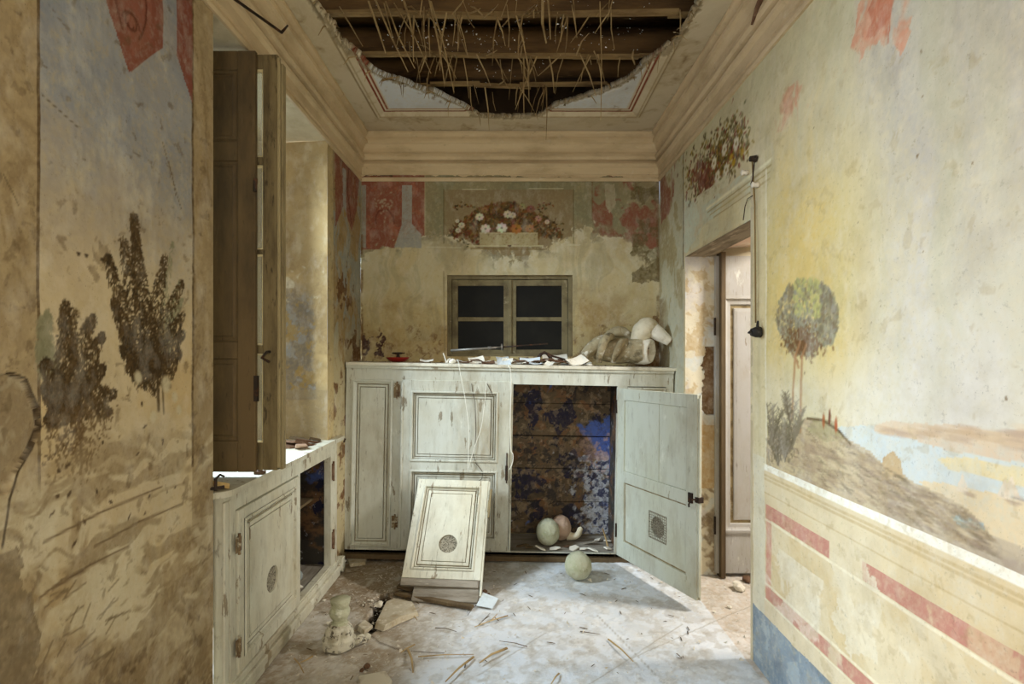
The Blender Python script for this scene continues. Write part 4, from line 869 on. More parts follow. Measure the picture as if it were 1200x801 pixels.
# ---- low cabinet built in the window niche
nc = empty('niche_cabinet', (XL, 0, 0), (0, 0, math.pi/2), label='low white cabinet with one missing door under the window niche', cat='cabinet')
Y0, Y1 = 2.035, 3.345; zt = .862
dy0, dy1, dz0, dz1 = 2.12, 2.735, .112, .775; q0, q1 = 2.765, 3.235
b = MB()
b.box(Y0, dy0, -.024, .02, .10, zt-.012); b.box(dy1, q0, -.024, .02, .10, zt-.012); b.box(q1, Y1, -.024, .02, .10, zt-.012)
b.box(Y0, Y1, -.0235, .02, dz1+.002, zt-.012); b.box(Y0, Y1, -.0235, .02, .06, dz0-.003)
b.build('face_frame', M_cup2, nc, bevel=.003, jitter=.001)
b = MB(); b.box(Y0-.012, Y0+.02, -.032, -.02, .0, zt-.03); b.box(Y0+.028, Y0+.040, -.030, -.022, .03, zt-.03); b.build('edge_bead', M_cup2, nc, bevel=.004)
b = MB(); b.box(Y0, 3.36, -.034, .02, .070, .102); b.box(Y0, 3.38, -.048, .02, .035, .070); b.box(Y0, 3.36, -.040, .02, .0, .036); b.build('plinth', M_cup2, nc, bevel=.006, jitter=.002)
b = MB(); b.prism([(3.37, .02), (3.40, .0), (3.425, .02), (3.43, .06), (3.425, .10), (3.37, .10)], -.05, .0); b.build('bracket_foot', M_cup2, nc, bevel=.006)
# ledge board with rounded nosing and front left corner
pts = []
for k in range(7): a = math.pi+math.pi/2*k/6; pts.append((Y0-.0+.05+.05*math.cos(a)-.02, -.045+.05+.05*math.sin(a)))
out = [(p_[0], p_[1]) for p_ in pts]+[(3.43, -.045), (3.43, .0), (WY1+.03, .0), (WY1+.05, .44), (WY0+.19, .44), (WY0-.0, .0), (Y0-.02, .0)]
b = MB(); nn = len(out); b.add([(x, y, zt-.012) for x, y in out]+[(x, y, zt+.012) for x, y in out], [tuple(range(nn-1, -1, -1)), tuple(range(nn, 2*nn))]+[(i, (i+1) % nn, (i+1) % nn+nn, i+nn) for i in range(nn)])
b.build('ledge_board', M_top if False else M_cup2, nc, bevel=.006)
b = MB(); b.box(q0-.04, 3.30, .02, .40, .085, .10); b.build('bottom_board', M_plankg, nc)
b = MB(); b.box(q0-.03, 3.30, .40, .42, .0, zt-.012); b.build('back_board', M_blue, nc)
b = MB(); b.box(q0-.05, q0-.03, .02, .42, .0, zt-.012); b.build('divider', M_blue, nc)
b = MB(); b.box(3.28, 3.30, .02, .42, .0, zt-.012); b.build('side_panel', M_blue, nc)
b = MB(); b.box(q0-.03, 3.28, .10, .40, .50, .515); b.build('shelf', M_oldwood, nc)
sd = small_door(nc, dy1-dy0-.006, dz1-dz0-.004, (.005, .255, .058), M_cup2); sd.location = (dy0+.003, -.034, dz0+.002)
hinge(nc, dy0-.004, .60, -.036, .085); hinge(nc, dy0-.004, .19, -.036, .085)
hinge(nc, q1+.03, .62, -.026, .12, M_brown); hinge(nc, q1+.03, .20, -.026, .12, M_brown)
b = MB(); b.tube([(3.415, -.045, zt-.03), (3.42, -.052, zt-.005)], .006, 6); b.build('hook', M_iron, nc)

# ---- leaning door
bl_, br_ = PX(470.5, 676, 3.08), PX(563, 678, 3.08); tl_ = PX(483, 560.5, 3.50)
O = Vector((bl_[0], 3.08, bl_[1])); ux = (Vector((br_[0], 3.06, br_[1]))-O); w_ = ux.length; ux.normalize()
uz = Vector((tl_[0], 3.50, tl_[1]))-O; h_ = uz.length; uz = (uz-ux*uz.dot(ux)).normalized(); uy = uz.cross(ux)
ld = small_door(None, w_, h_, (.015, h_*.33, .056), M_cup2, 'loose_cupboard_door')
ld.matrix_world = Matrix(((ux.x, uy.x, uz.x, O.x), (ux.y, uy.y, uz.y, O.y), (ux.z, uy.z, uz.z, O.z), (0, 0, 0, 1)))
tag(ld, 'loose white panelled door with round grille leaning on the back cupboard', 'door')
b = MB(); b.box(-.002, w_-.01, .002, .028, -.042, -.001); b.build('bare_bottom_rail', M_plankg, ld, bevel=.003)
b = MB(); b.box(w_, w_+.012, .004, .034, -.105, h_); b.build('side_stile', M_cup2, ld, bevel=.003)
b = MB(); b.tube([(w_+.018, .0, h_*.60), (w_+.022, -.004, h_*.9)], .006, 8); b.box(w_+.008, w_+.026, -.004, .004, h_*.66, h_*.78); b.build('hinge', M_sash, ld)

# ---- window_1 : shutter and glazed sash swung into the room
w1 = empty('window_1', (XL, 2.22, WZ-.01)); w1['kind'] = 'structure'
b = MB(); X0 = -.40
b.box(X0-.04, X0, -.02, .04, -1.80, 0); b.box(X0-.04, X0, .76, .80, -1.80, 0); b.box(X0-.04, X0, -.02, .80, -.05, 0); b.box(X0-.04, X0, -.02, .80, -1.82, -1.76); b.build('frame', M_sash, w1, bevel=.003)
zs = -1.80
def board_leaf(parent, name, m, x0, x1, y0, y1, z0, z1, rails, sw):
    d = frame_mb(x0, z0, x1, z1, (sw, sw, .13, .08), y0, y1, rails=rails).build(name, m, parent, bevel=.003)
    zz = [z0+.13]+[v for r in rails for v in r]+[z1-.08]
    MB().box(x0+.01, x1-.01, y1-.004, y1-.001, z0+.02, z1-.02).build('back_board', m, d)
    for i in range(0, len(zz), 2): relief_obj('panel', m, d, x0+sw, zz[i], x1-sw, zz[i+1], [(0, y0+.001), (.003, y0+.008), (.012, y0+.010), (.022, y0+.006), (.026, y0+.012)])
    return d
sx1 = PX(299, 0, 2.22)[0]-XL; gx1 = PX(325, 0, 2.255)[0]-XL
def zr(y): return EYE-(y-HY)/F*2.22-(WZ-.01)
sh = board_leaf(w1, 'shutter', M_shutter, -.30, sx1, 0.0, .022, zr(553), zr(59), [(zr(420), zr(400)), (zr(188), zr(165))], .075)
b = MB(); b.box(sx1-.004, sx1+.012, -.006, .010, zr(470), zr(440)); b.tube([(sx1+.004, -.01, zr(225)), (sx1+.006, -.008, zr(210))], .008, 6); b.build('catch', M_iron, sh)
# sash behind it: stiles, bars, panes
sa = MB(); ya, yb_ = .034, .074
sa.box(-.33, -.27, ya, yb_, zr(553), zr(58)); sa.box(gx1-.062, gx1, ya, yb_, zr(553), zr(58))
bars = [(zr(553), zr(520)), (zr(414), zr(404)), (zr(296), zr(290)), (zr(190), zr(180)), (zr(76), zr(58))]
for a, c in bars: sa.box(-.27, gx1-.062, ya+.001, yb_-.002, a, c)
sa = sa.build('sash', M_sashd, w1, bevel=.004, jitter=.0012)
b = MB(); b.box(gx1, gx1+.012, ya-.002, ya+.012, zr(550), zr(62)); b.box(gx1+.002, gx1+.016, ya+.020, yb_+.012, zr(553), zr(66)); b.build('rebate', M_sash, sa, bevel=.003)
b = MB()
gx = gx1-.062
for i in range(4):
    a, c = bars[i][1], bars[i+1][0]; b.relief(-.27, a, gx, c, [(0, ya+.002), (.006, ya+.006), (.008, ya+.016)], False)
b.build('glazing_bead', material('pale_bead', (206, 188, 140), rough=.7), sa)
mg = bpy.data.materials.new('window_glass'); mg.use_nodes = True; bs = mg.node_tree.nodes['Principled BSDF']; bs.inputs['Base Color'].default_value = (.85, .86, .80, 1); bs.inputs['Roughness'].default_value = .12; bs.inputs['Transmission Weight'].default_value = .9; bs.inputs['IOR'].default_value = 1.1
for i in range(4):
    b = MB(); b.box(-.27, gx, ya+.016, ya+.019, bars[i][1], bars[i+1][0]); b.build('pane', mg, sa)
b = MB(); b.tube([(gx1-.03, ya-.004, zr(412)), (gx1-.03, ya-.03, zr(412)), (gx1-.05, ya-.034, zr(419)), (gx1-.02, ya-.03, zr(424))], .006, 8); b.build('handle', M_iron, sa)
for z_ in (zr(520), zr(100)): b = MB(); b.tube([(-.335, .02, z_), (-.335, .02, z_+.1)], .007, 8); b.build('hinge', M_iron, sa)

# ---- window_2 : small window in the back wall
w2 = empty('window_2', ((wx0+wx1)/2, YB, wz0)); w2['kind'] = 'structure'
hw = (wx1-wx0)/2; hh = wz1-wz0
b = MB()
for q in [(-hw-.02, -hw, 0, .3, -.02, hh+.02), (hw, hw+.02, 0, .3, -.02, hh+.02), (-hw, hw, 0, .3, hh, hh+.02), (-hw, hw, 0, .3, -.02, 0)]: b.box(q[0], q[1], q[2]+.012, q[3], q[4], q[5])
b.build('reveal', M_backjamb, w2)
b = MB(); b.box(-hw, -hw+.030, .03, .09, 0, hh); b.box(hw-.030, hw, .03, .09, 0, hh); b.box(-hw+.03, hw-.03, .031, .09, hh-.026, hh); b.box(-hw+.03, hw-.03, .031, .09, 0, .02); b.build('frame', M_wframe, w2, bevel=.003, jitter=.0015)
for sg in (-1, 1):
    xa, xb = (-hw+.032, -.004) if sg < 0 else (.004, hw-.032)
    d = MB(); y0, y1 = .045, .075; sw = .044
    d.box(xa, xa+sw, y0, y1, .02, hh-.028); d.box(xb-sw, xb, y0, y1, .02, hh-.028); d.box(xa+sw, xb-sw, y0+.001, y1, hh-.075, hh-.028); d.box(xa+sw, xb-sw, y0+.001, y1, .02, .05)
    mz = BW(0, 373)[1]-wz0; d.box(xa+sw, xb-sw, y0+.002, y1-.004, mz-.017, mz+.013)
    d = d.build('sash', M_wframe, w2, bevel=.003, jitter=.0015)
    for za, zc_ in ((.05, mz-.017), (mz+.013, hh-.075)):
        b = MB(); b.box(xa+sw, xb-sw, y0+.014, y0+.018, za, zc_); b.build('pane', M_glass, d)
b = MB(); b.box(-.014, .014, .036, .05, .02, hh-.03); b.build('cover_strip', M_wframe, w2, bevel=.004)
shell('wall_behind_window', M_dark, [(wx0-.1, wx1+.1, YB+.32, YB+.34, wz0-.1, wz1+.1)])

# ---- door_1 : panelled leaf of the room door, open beyond the doorway
d1 = empty('door_1', (1.285, 3.335, .02)); d1['kind'] = 'structure'
lz = 2.0
leaf = MB(); leaf.box(0, .045, 0, .035, 0, lz); leaf.box(.045, .80, .0, .035, 0, .262); leaf.box(.045, .80, 0, .035, 1.742, lz); leaf.box(.72, .80, .0, .035, .262, 1.742)
leaf = leaf.build('leaf', M_leaf, d1, bevel=.002)
relief_obj('moulding', M_leaf, leaf, .045, .262, .72, 1.742, [(-.006, -.0), (-.004, -.012), (.012, -.014), (.018, -.004), (.028, .002), (.046, .004), (.052, .016), (.062, .016)], cap=False)
relief_obj('panel', M_leaf, leaf, .107, .324, .658, 1.68, [(0, .015), (.008, .015), (.012, .008), (.03, .006)])
for z_ in (.25, 1.5): b = MB(); b.tube([(-.008, -.006, z_), (-.008, -.006, z_+.11)], .007, 8); b.build('hinge', M_iron, leaf)

# ------------------------------------------------------------------ loose things
def blob(name, m, prof_pts, radii, seg=28, amp=.004, freq=14, squash=(1, 1), parent=None, cut=False, seed=0):
    """closed lofted body along a polyline, displaced by noise"""
    P = [Vector(p) for p in prof_pts]; n = 40; pts = []; rs = []
    for i in range(n+1):
        t = i/n*(len(P)-1); k = min(int(t), len(P)-2); u = t-k
        a, b_, c, d = P[max(k-1, 0)], P[k], P[k+1], P[min(k+2, len(P)-1)]
        pts.append(.5*((2*b_)+(c-a)*u+(2*a-5*b_+4*c-d)*u*u+(3*b_-a-3*c+d)*u**3))
        ra, rb, rc_, rd = radii[max(k-1, 0)], radii[k], radii[k+1], radii[min(k+2, len(P)-1)]
        rs.append(max(.001, .5*((2*rb)+(rc_-ra)*u+(2*ra-5*rb+4*rc_-rd)*u*u+(3*rb-ra-3*rc_+rd)*u**3)))
    mb = MB(); mb.tube(pts, rs, seg, flat=squash[1]); off = Vector((seed*3.1, seed*1.7, 0))
    mb.v = [tuple(Vector(p)+mnoise.noise_vector(Vector(p)*freq+off)*amp+mnoise.noise_vector(Vector(p)*freq*3+off)*amp*.35) for p in mb.v]
    return mb.build(name, m, parent, smooth=True)
def ball(name, m, c, r, sq=1.0, amp=.005, seed=0, **k):
    mb = MB(); bm = bmesh.new(); bmesh.ops.create_icosphere(bm, subdivisions=5, radius=1)
    off = Vector((seed*5.1, seed*2.7, seed))
    for v in bm.verts:
        p = v.co.copy(); q = 1+amp/r*(mnoise.noise(p*2.2+off)*1.4+mnoise.noise(p*6+off)*.5+mnoise.noise(p*16+off)*.25)
        v.co = Vector((p.x*r*q, p.y*r*q, p.z*r*sq*q))
    me = bpy.data.meshes.new(name); bm.to_mesh(me); bm.free(); me.shade_smooth(); me.materials.append(m)
    o = bpy.data.objects.new(name, me); link(o); o.location = c; return tag(o, **k)
Xb, Yb_ = FL(677, 676); ball('stone_ball', M_stone, (Xb, 3.30, .084), .084, seed=1, amp=.0022, label='rough round stone ball on the dusty floor before the open cupboard', cat='ball')
sz = cz(646)+.01   # upper face of the bottom shelf
def shelf_at(x, Y): X = (x-600)/F*Y; return (X, Y)
X, Y = shelf_at(642, 3.70); zs_ = cz(646)-X*math.sin(TH)
ball('stone_ball', M_stone, (X, Y, zs_+.094), .082, 1.12, .0022, seed=4, label='egg-shaped mottled stone ball standing inside the open cupboard', cat='ball')
X2, Y2_ = shelf_at(657, 3.80); g = ball('gourd', M_pink, (X2, Y2_, zs_+.092), .074, 1.2, .003, 7, label='pinkish gourd with curved neck behind the ball in the cupboard', cat='gourd')
blob('neck', M_papier, [(.05, 0, -.055), (.085, -.01, -.060), (.12, -.02, -.045), (.135, -.02, -.01), (.150, -.02, .004)], [.034, .026, .022, .02, .013], 16, .003, parent=g)
# baluster stump on the floor
Xb, Yb_ = FL(397, 757)
s_ = empty('broken_baluster', (Xb, Yb_, 0), (0, .03, .4), label='short broken stone baluster standing on the floor by the low cabinet', cat='baluster')
n = 40
def rough_lathe(prof, amp, seed):
    mb = MB(); P = []
    for i in range(len(prof)-1):
        for k in range(5): t = k/5; P.append((prof[i][0]*(1-t)+prof[i+1][0]*t, prof[i][1]*(1-t)+prof[i+1][1]*t))
    P.append(prof[-1]); P.append((.001, prof[-1][1]))
    mb.lathe(P, n); off = Vector((seed, 0, 0))
    mb.v = [tuple(Vector(p)+mnoise.noise_vector(Vector(p)*16+off)*amp+mnoise.noise_vector(Vector(p)*50+off)*amp*.5) for p in mb.v]; return mb
rough_lathe([(.066, 0), (.076, .006), (.076, .048), (.070, .056), (.060, .085), (.046, .112)], .006, 1).build('base', M_stone2, s_, smooth=True)
rough_lathe([(.044, .106), (.034, .126), (.036, .138), (.047, .158), (.048, .172), (.040, .188), (.044, .205), (.048, .228)], .006, 3).build('neck', M_stone, s_, smooth=True)
# broken floor slab and rubble
def slab(name, pts, z0, z1, m, jitter=.006, rot=(0, 0, 0), **k):
    c = (sum(p[0] for p in pts)/len(pts), sum(p[1] for p in pts)/len(pts)); nn = len(pts); b = MB(); r = random.Random(int(c[0]*1000))
    b.add([(x-c[0]+r.uniform(-jitter, jitter), y-c[1]+r.uniform(-jitter, jitter), z0) for x, y in pts]+[((x-c[0])*.93+r.uniform(-jitter, jitter), (y-c[1])*.93+r.uniform(-jitter, jitter), z1+r.uniform(-.004, .004)) for x, y in pts],
          [tuple(range(nn-1, -1, -1)), tuple(range(nn, 2*nn))]+[(i, (i+1) % nn, (i+1) % nn+nn, i+nn) for i in range(nn)])
    o = b.build(name, m, bevel=.003); o.location = (c[0], c[1], 0); o.rotation_euler = rot; return tag(o, **k)
def FP(l): return [FL(*q) for q in l][::-1]
M_slab = material('slab', (190, 180, 158), rough=.93, layers=[((160, 140, 106), 8, O1, 8, .45, .62, .8), ((222, 214, 196), 24, O1, 6, .56, .66, .7)], bump=[(30, O1, 8, .8, .008)])
slab('floor_slab', FP([(440, 736), (452, 708), (462, 704), (484, 708), (492, 722), (470, 730), (450, 740)]), 0, .026, M_slab, label='cracked tan slab lifted from the floor beside the hole', cat='slab')
slab('floor_slab', FP([(404, 655), (408, 650), (432, 651), (428, 662), (410, 664)]), 0, .022, M_slab, label='flat plaster slab lying in the dark corner beneath the left end of the cupboard', cat='slab')
slab('floor_slab', FP([(418, 738), (428, 728), (436, 736), (426, 744)]), 0, .02, M_slab, label='small broken slab piece left of the floor hole', cat='slab')
slab('plaster_piece', FP([(420, 801), (420, 793), (452, 788), (460, 799), (455, 812), (424, 812)]), 0, .012, M_chunk, .002, label='flat white rectangular plaster piece at the bottom edge of the floor', cat='debris')
# planks under the leaning door
def plank(name, p, q, wdt, th, m, z=0, tilt=0, notch=False, **k):
    a = Vector((*FL(*p), z)); c = Vector((*FL(*q), z)); d = c-a; L = d.length
    b = MB(); n_ = 9; r = random.Random(int(L*999))
    xs = [L*i/n_ for i in range(n_+1)]; top_ = [r.uniform(-.004, .004) for _ in xs]
    for i in range(n_): b.box(xs[i], xs[i+1], -wdt/2+(top_[i] if i in (0, n_-1) else 0), wdt/2, 0, th)
    bb = MB(); bb.box(0, L, -wdt/2, wdt/2, 0, th)
    if notch:
        for i in range(4): bb.box(L, L+.014, -wdt/2+wdt*(i*2+.3)/8, -wdt/2+wdt*(i*2+1.3)/8, 0, th)
    o = bb.build(name, m, bevel=.003, jitter=.002); o.location = a; o.rotation_euler = (tilt, 0, math.atan2(d.y, d.x)); return tag(o, **k)
plank('plank', (484, 700), (561, 702), .10, .016, M_plankg, .02, .55, True, label='weathered grey board with toothed end beneath the leaning door', cat='plank')
plank('plank', (463, 697), (554, 714), .035, .018, M_oldwood, .004, 0, label='long dark thin lath lying in front of the leaning door', cat='plank')
plank('plank', (468, 690), (486, 694), .06, .014, M_oldwood, .02, .2, label='short dark board end left of the leaning door foot', cat='plank')
def sheet(name, quad, m, z=.004, th=.0015, **k):
    c = sum((Vector(q) for q in quad), Vector((0, 0, 0)))/len(quad)
    b = MB(); n_ = len(quad); b.add([tuple(Vector(q)-c) for q in quad]+[tuple(Vector(q)-c+Vector((0, 0, th))) for q in quad], [tuple(range(n_-1, -1, -1)), tuple(range(n_, 2*n_))]+[(i, (i+1) % n_, (i+1) % n_+n_, i+n_) for i in range(n_)])
    o = b.build(name, m); o.location = c; return tag(o, **k)
sheet('paper_sheet', [(*FL(558, 711), .008), (*FL(577, 714), .006), (*FL(584, 703), .010), (*FL(566, 700), .03)], M_paperb, label='small bluish sheet of paper by the foot of the leaning door', cat='paper')
# toothed rubble next to the plank and floor sticks
def chunk(name, loc, r, m, seed, sq=.6, **k):
    rr = random.Random(seed); bm = bmesh.new(); bmesh.ops.create_icosphere(bm, subdivisions=2, radius=1)
    for v in bm.verts:
        p = v.co; q = 1+.45*mnoise.noise(p*1.7+Vector((seed, 0, 0)))
        v.co = Vector((p.x*r*q*1.15, p.y*r*q, p.z*r*q*sq))
    me = bpy.data.meshes.new(name); bm.to_mesh(me); bm.free(); me.materials.append(m)
    o = bpy.data.objects.new(name, me); link(o); o.location = loc; o.rotation_euler = (rr.uniform(-.3, .3), rr.uniform(-.3, .3), rr.uniform(0, 6)); return tag(o, **k)
for i, (x, y, r, m, lb) in enumerate([(420, 752, .028, M_stone2, 'dark speckled rubble lump right of the broken baluster'), (430, 748, .02, M_stone2, 'smaller speckled lump between the baluster and the floor hole'), (444, 710, .022, M_chunk, 'tan lump at the rim of the floor hole'),
        (568, 694, .014, M_brown, 'brown crumbled lump at the right foot of the leaning door'), (572, 697, .012, M_brown, 'small brown lump touching the bluish paper'), (866, 690, .035, M_chunk, 'plaster lump on the doorway floor'), (876, 681, .028, M_brown, 'brown splintered lump under the room door'), (855, 712, .012, M_chunk, 'tiny plaster lump on the doorway threshold'),
        (386, 731, .012, M_chunk, 'white crumb behind the broken baluster'), (380, 704, .010, M_chunk, 'white crumb under the foot of the low cabinet'), (418, 662, .013, M_chunk, 'white crumb in the dark corner beside the cupboard'), (430, 782, .014, M_brown, 'brown crumb above the flat plaster piece'), (424, 786, .010, M_brown, 'little brown crumb left of the flat plaster piece')]):
    X, Y = FL(x, y); chunk('rubble_lump', (X, Y, r*.5), r, m, 20+i, label=lb, cat='rubble')
sticks = [((480, 716), (489, 728), .004, 'short pale stick leaning by the cracked slab'), ((490, 770), (555, 768), .004, 'long horizontal reed lying on the near floor'), ((555, 771), (522, 801), .007, 'thick pale reed slanting toward the bottom edge'),
          ((594, 761), (562, 779), .008, 'flat tan splinter on the near floor'), ((595, 722), (556, 736), .005, 'forked twig lying right of the dark lath'), ((573, 722), (560, 734), .003, 'thin twig crossing the forked twig'), ((478, 762), (484, 790), .006, 'upright-looking pale splinter left of the long reed'),
          ((486, 756), (470, 766), .005, 'dark splinter left of the long reed'), ((618, 758), (585, 752), .003, 'thin dark twig near the middle of the floor'), ((713, 750), (742, 777), .006, 'tan lath lying diagonally in the bright floor patch'), ((655, 790), (646, 803), .005, 'small reed at the bottom edge of the floor'),
          ((560, 708), (548, 722), .003, 'small twig below the bluish paper'), ((680, 740), (703, 744), .003, 'thin twig left of the diagonal lath'), ((510, 736), (535, 741), .003, 'fine twig below the dark lath'), ((345, 772), (356, 790), .004, 'thin stick near the base of the low cabinet'), ((366, 770), (352, 778), .006, 'pale splinter beside the low cabinet')]
for k, (a, c, r, lb) in enumerate(sticks):
    A = Vector((*FL(*a), r)); B = Vector((*FL(*c), r+.003)); mid = (A+B)/2+Vector((rnd.uniform(-.01, .01), rnd.uniform(-.01, .01), .005)); ctr = (A+B)/2
    b = MB(); b.tube([A-ctr, A.lerp(mid, .6)-ctr, mid-ctr, B-ctr], [r, r*.9, r*.8, r*.5], 6, flat=.6)
    if 'forked' in lb: b.tube([mid-ctr, mid-ctr+Vector((.03, .05, .01))], [r*.7, r*.3], 5)
    o = b.build('stick', M_reed if r > .0035 else M_oldwood); o.location = ctr; tag(o, lb, 'stick')
# scattered crumbs over the floor: uncountable
b = MB(); r2 = random.Random(44)
for k in range(2600):
    if k < 1000: x, y = r2.gauss(-.7, .25), r2.uniform(2.25, 3.5)
    else: x, y = r2.uniform(-1.1, 1.5), r2.uniform(2.2, 3.55)
    if x < -1.06 or (x > XR-.02 and not (DY0+.05 < y < DY1-.05)): continue
    c = Vector((x, y, .001)); r = r2.uniform(.002, .006) if r2.random() < .93 else r2.uniform(.007, .013)
    v = [c+Vector((r2.uniform(-r, r), r2.uniform(-r, r), abs(r2.gauss(0, r*.6)))) for _ in range(4)]; b.add(v, [(0, 1, 2), (0, 2, 3), (0, 3, 1), (1, 3, 2)])
tag(b.build('floor_crumbs', M_chunk), 'pale plaster crumbs scattered all over the dusty floor', 'debris', kind='stuff')
b = MB()
for k in range(80):
    x, y = r2.uniform(-1.05, 1.05), r2.uniform(2.2, 3.5); c = Vector((x, y, .002)); L = r2.uniform(.006, .022); a = r2.uniform(0, 3.1)
    d = Vector((math.cos(a), math.sin(a), 0))*L; e = Vector((-d.y, d.x, 0))*.14; u = Vector((0, 0, .003)); b.add([c-d-e, c+d-e, c+d+e, c-d+e, c+u], [(0, 1, 4), (1, 2, 4), (2, 3, 4), (3, 0, 4)])
tag(b.build('floor_splinters', M_oldwood), 'tiny dark splinters scattered over the dusty floor', 'debris', kind='stuff')

# ---- things inside the open cupboard: plaster shards, wood
r3 = random.Random(8)
def shard(name, loc, sx, sy, th, m, rot, seed, **k):
    r = random.Random(seed); n_ = r.choice([4, 5, 6]); b = MB(); P = []
    for i in range(n_): a = 2*math.pi*i/n_+r.uniform(-.25, .25); q = r.uniform(.75, 1.1); P.append((sx*q*math.cos(a), sy*q*math.sin(a)))
    b.add([(x, y, 0) for x, y in P]+[(x*.92, y*.92, th) for x, y in P], [tuple(range(n_-1, -1, -1)), tuple(range(n_, 2*n_))]+[(i, (i+1) % n_, (i+1) % n_+n_, i+n_) for i in range(n_)])
    o = b.build(name, m, bevel=.001); o.location = loc; o.rotation_euler = rot; return tag(o, **k)
for i, (x, Y, sx, sy, m, lb) in enumerate([(634, 3.61, .045, .02, M_castwhite, 'white plaster shard in front of the egg-shaped ball'), (650, 3.62, .055, .022, M_castwhite, 'long white plaster shard right of the ball in the cupboard'), (672, 3.63, .04, .03, M_chunk, 'crumpled pale shard midway along the cupboard floor'),
        (683, 3.62, .035, .02, M_castwhite, 'small white shard near the cupboard front edge'), (694, 3.61, .05, .025, M_paper, 'flat white paper scrap on the cupboard floor'), (690, 3.74, .08, .03, M_plankg, 'grey flat board scrap deep in the cupboard'), (712, 3.64, .03, .03, M_paper, 'pale scrap against the open door hinge side'),
        (700, 3.80, .05, .03, M_chunk, 'plaster shard at the back right of the cupboard'), (713, 3.78, .035, .035, M_chunk, 'plaster shard heaped in the back right corner'), (612, 3.66, .05, .018, M_oldwood, 'dark wood splinter in the shaded left of the cupboard'), (620, 3.63, .04, .015, M_oldwood, 'brown splinter left of the egg-shaped ball'), (664, 3.66, .025, .02, M_brown, 'small brown fragment between the white shards')]):
    X = (x-600)/F*Y; z = cz(646)-X*math.sin(TH)+.002
    shard('shard', (X, Y, z+.006), sx, sy, .008, m, (r3.uniform(-.35, .35), r3.uniform(-.3, .3), r3.uniform(-.6, .6)), 60+i, label=lb, cat='shard')
X = (712-600)/F*3.68; b = MB(); b.tube([(0, 0, 0), (-.01, .02, .05), (-.03, .05, .12)], [.007, .006, .006], 6); o = b.build('stick', M_reed); o.location = (X, 3.66, cz(646)-X*math.sin(TH)+.004); tag(o, 'pale stick standing among shards in the open cupboard', 'stick')
# inside the niche cabinet
ball('glass_jar', M_glassjar, (XL-.10, 3.02, .135), .034, 1, .0005, 3, label='dusty round glass jar inside the doorless side of the low cabinet', cat='jar')
for i, (x, y, lb) in enumerate([(-1.20, 2.95, 'white shard before the jar in the low cabinet'), (-1.25, 3.08, 'white shard behind the jar in the low cabinet'), (-1.19, 2.86, 'shard near the middle post in the low cabinet')]):
    shard('shard', (x, y, .105), .04, .02, .01, M_castwhite, (.1, .15, i*1.1), 90+i, label=lb, cat='shard')

# ------------------------------------------------------------------ things on the cupboard top
def topz(X): return ztop+.022-X*math.sin(TH)+.001
def TP(x, Y): return (x-600)/F*Y
YT = 3.70
# lying plaster figure fragment
X0_ = TP(728, 3.72); zt0 = topz(X0_)
fg = empty('broken_figure', (X0_, 3.72, zt0), (0, 0, 0), label='pale broken plaster figure lying on its side at the right end of the cupboard top', cat='statue')
def R(x, y, dy=0): X, Z = PX(x, y, 3.72); return (X-X0_, dy, Z-zt0)
M_fig = material('stained_cast', (172, 160, 128), rough=.88, layers=[((130, 112, 80), 7, O1, 8, .42, .62, .8), ((78, 68, 48), 12, O1, 8, .54, .66, .75), ((224, 218, 202), 16, O1, 6, .56, .66, .7)], bump=[(14, O1, 8, .8, .012)])
def fb(name, m, pts, rad, **k): o = blob(name, m, pts, rad, k.pop('seg', 30), k.pop('amp', .008), k.pop('freq', 16), parent=fg, **k); return o
fb('torso', M_fig, [R(696, 413, .03), R(708, 412, .01), R(722, 411), R(736, 411), R(747, 410, -.02), R(752, 410, -.03)], [.04, .070, .082, .084, .092, .088], amp=.014, freq=13)
fb('shoulder', M_fig, [R(683, 420, -.02), R(689, 412, -.01), R(697, 405, 0), R(705, 399, .0), R(712, 396, .01)], [.018, .042, .048, .042, .02], seed=2)
fb('drapery_fold', M_fig, [R(700, 424, -.05), R(702, 411, -.075), R(706, 400, -.065), R(713, 394, -.03), R(719, 398, .01)], [.016, .026, .030, .028, .012], seg=18, seed=4)
fb('drapery_fold', M_fig, [R(716, 424, -.06), R(720, 412, -.085), R(726, 402, -.075), R(734, 398, -.03)], [.012, .020, .024, .012], seg=18, seed=5)
fb('back_lump', M_fig, [R(712, 394, .06), R(722, 389, .07), R(734, 389, .07), R(746, 397, .06)], [.02, .038, .036, .02], seg=18, seed=6)
# the hollow white end with its open mouth turned to the right
ctr = Vector(R(757, 411, -.035)); ax = Vector((.80, -.60, -.06)).normalized(); sd_ = Vector((0, 0, 1)).cross(ax).normalized(); up_ = ax.cross(sd_); nn = 32; b = MB()
rings = [(-.115, .078, .082), (-.07, .094, .096), (-.02, .088, .094), (.022, .076, .088), (.032, .070, .083), (.028, .062, .074), (.0, .054, .066), (-.03, .046, .056), (-.032, .001, .001)]
for (o_, ra, rb) in rings:
    for k in range(nn): a = 2*math.pi*k/nn; p_ = ctr+ax*o_+sd_*math.cos(a)*ra+up_*math.sin(a)*rb; b.v.append(tuple(p_+mnoise.noise_vector(p_*18)*.005))
for i in range(len(rings)-1):
    for k in range(nn): b.f.append((i*nn+k, i*nn+(k+1) % nn, (i+1)*nn+(k+1) % nn, (i+1)*nn+k))
b.build('hollow_end', M_castwhite, fg, smooth=True)
b = MB(); b.lathe([(.052, 0), (.050, .004)], 24); q_ = b.build('inner_plug', M_pink, fg); q_.location = ctr+ax*-.012; q_.rotation_euler = ax.to_track_quat('Z', 'Y').to_euler(); q_.scale = (1, 1.15, 1)
c2 = ctr+ax*(-.002)+up_*.012; b = MB(); b.tube([c2-sd_*.026-up_*.008, c2+sd_*.026+up_*.008], .005, 6); b.build('slot', M_dark, fg)
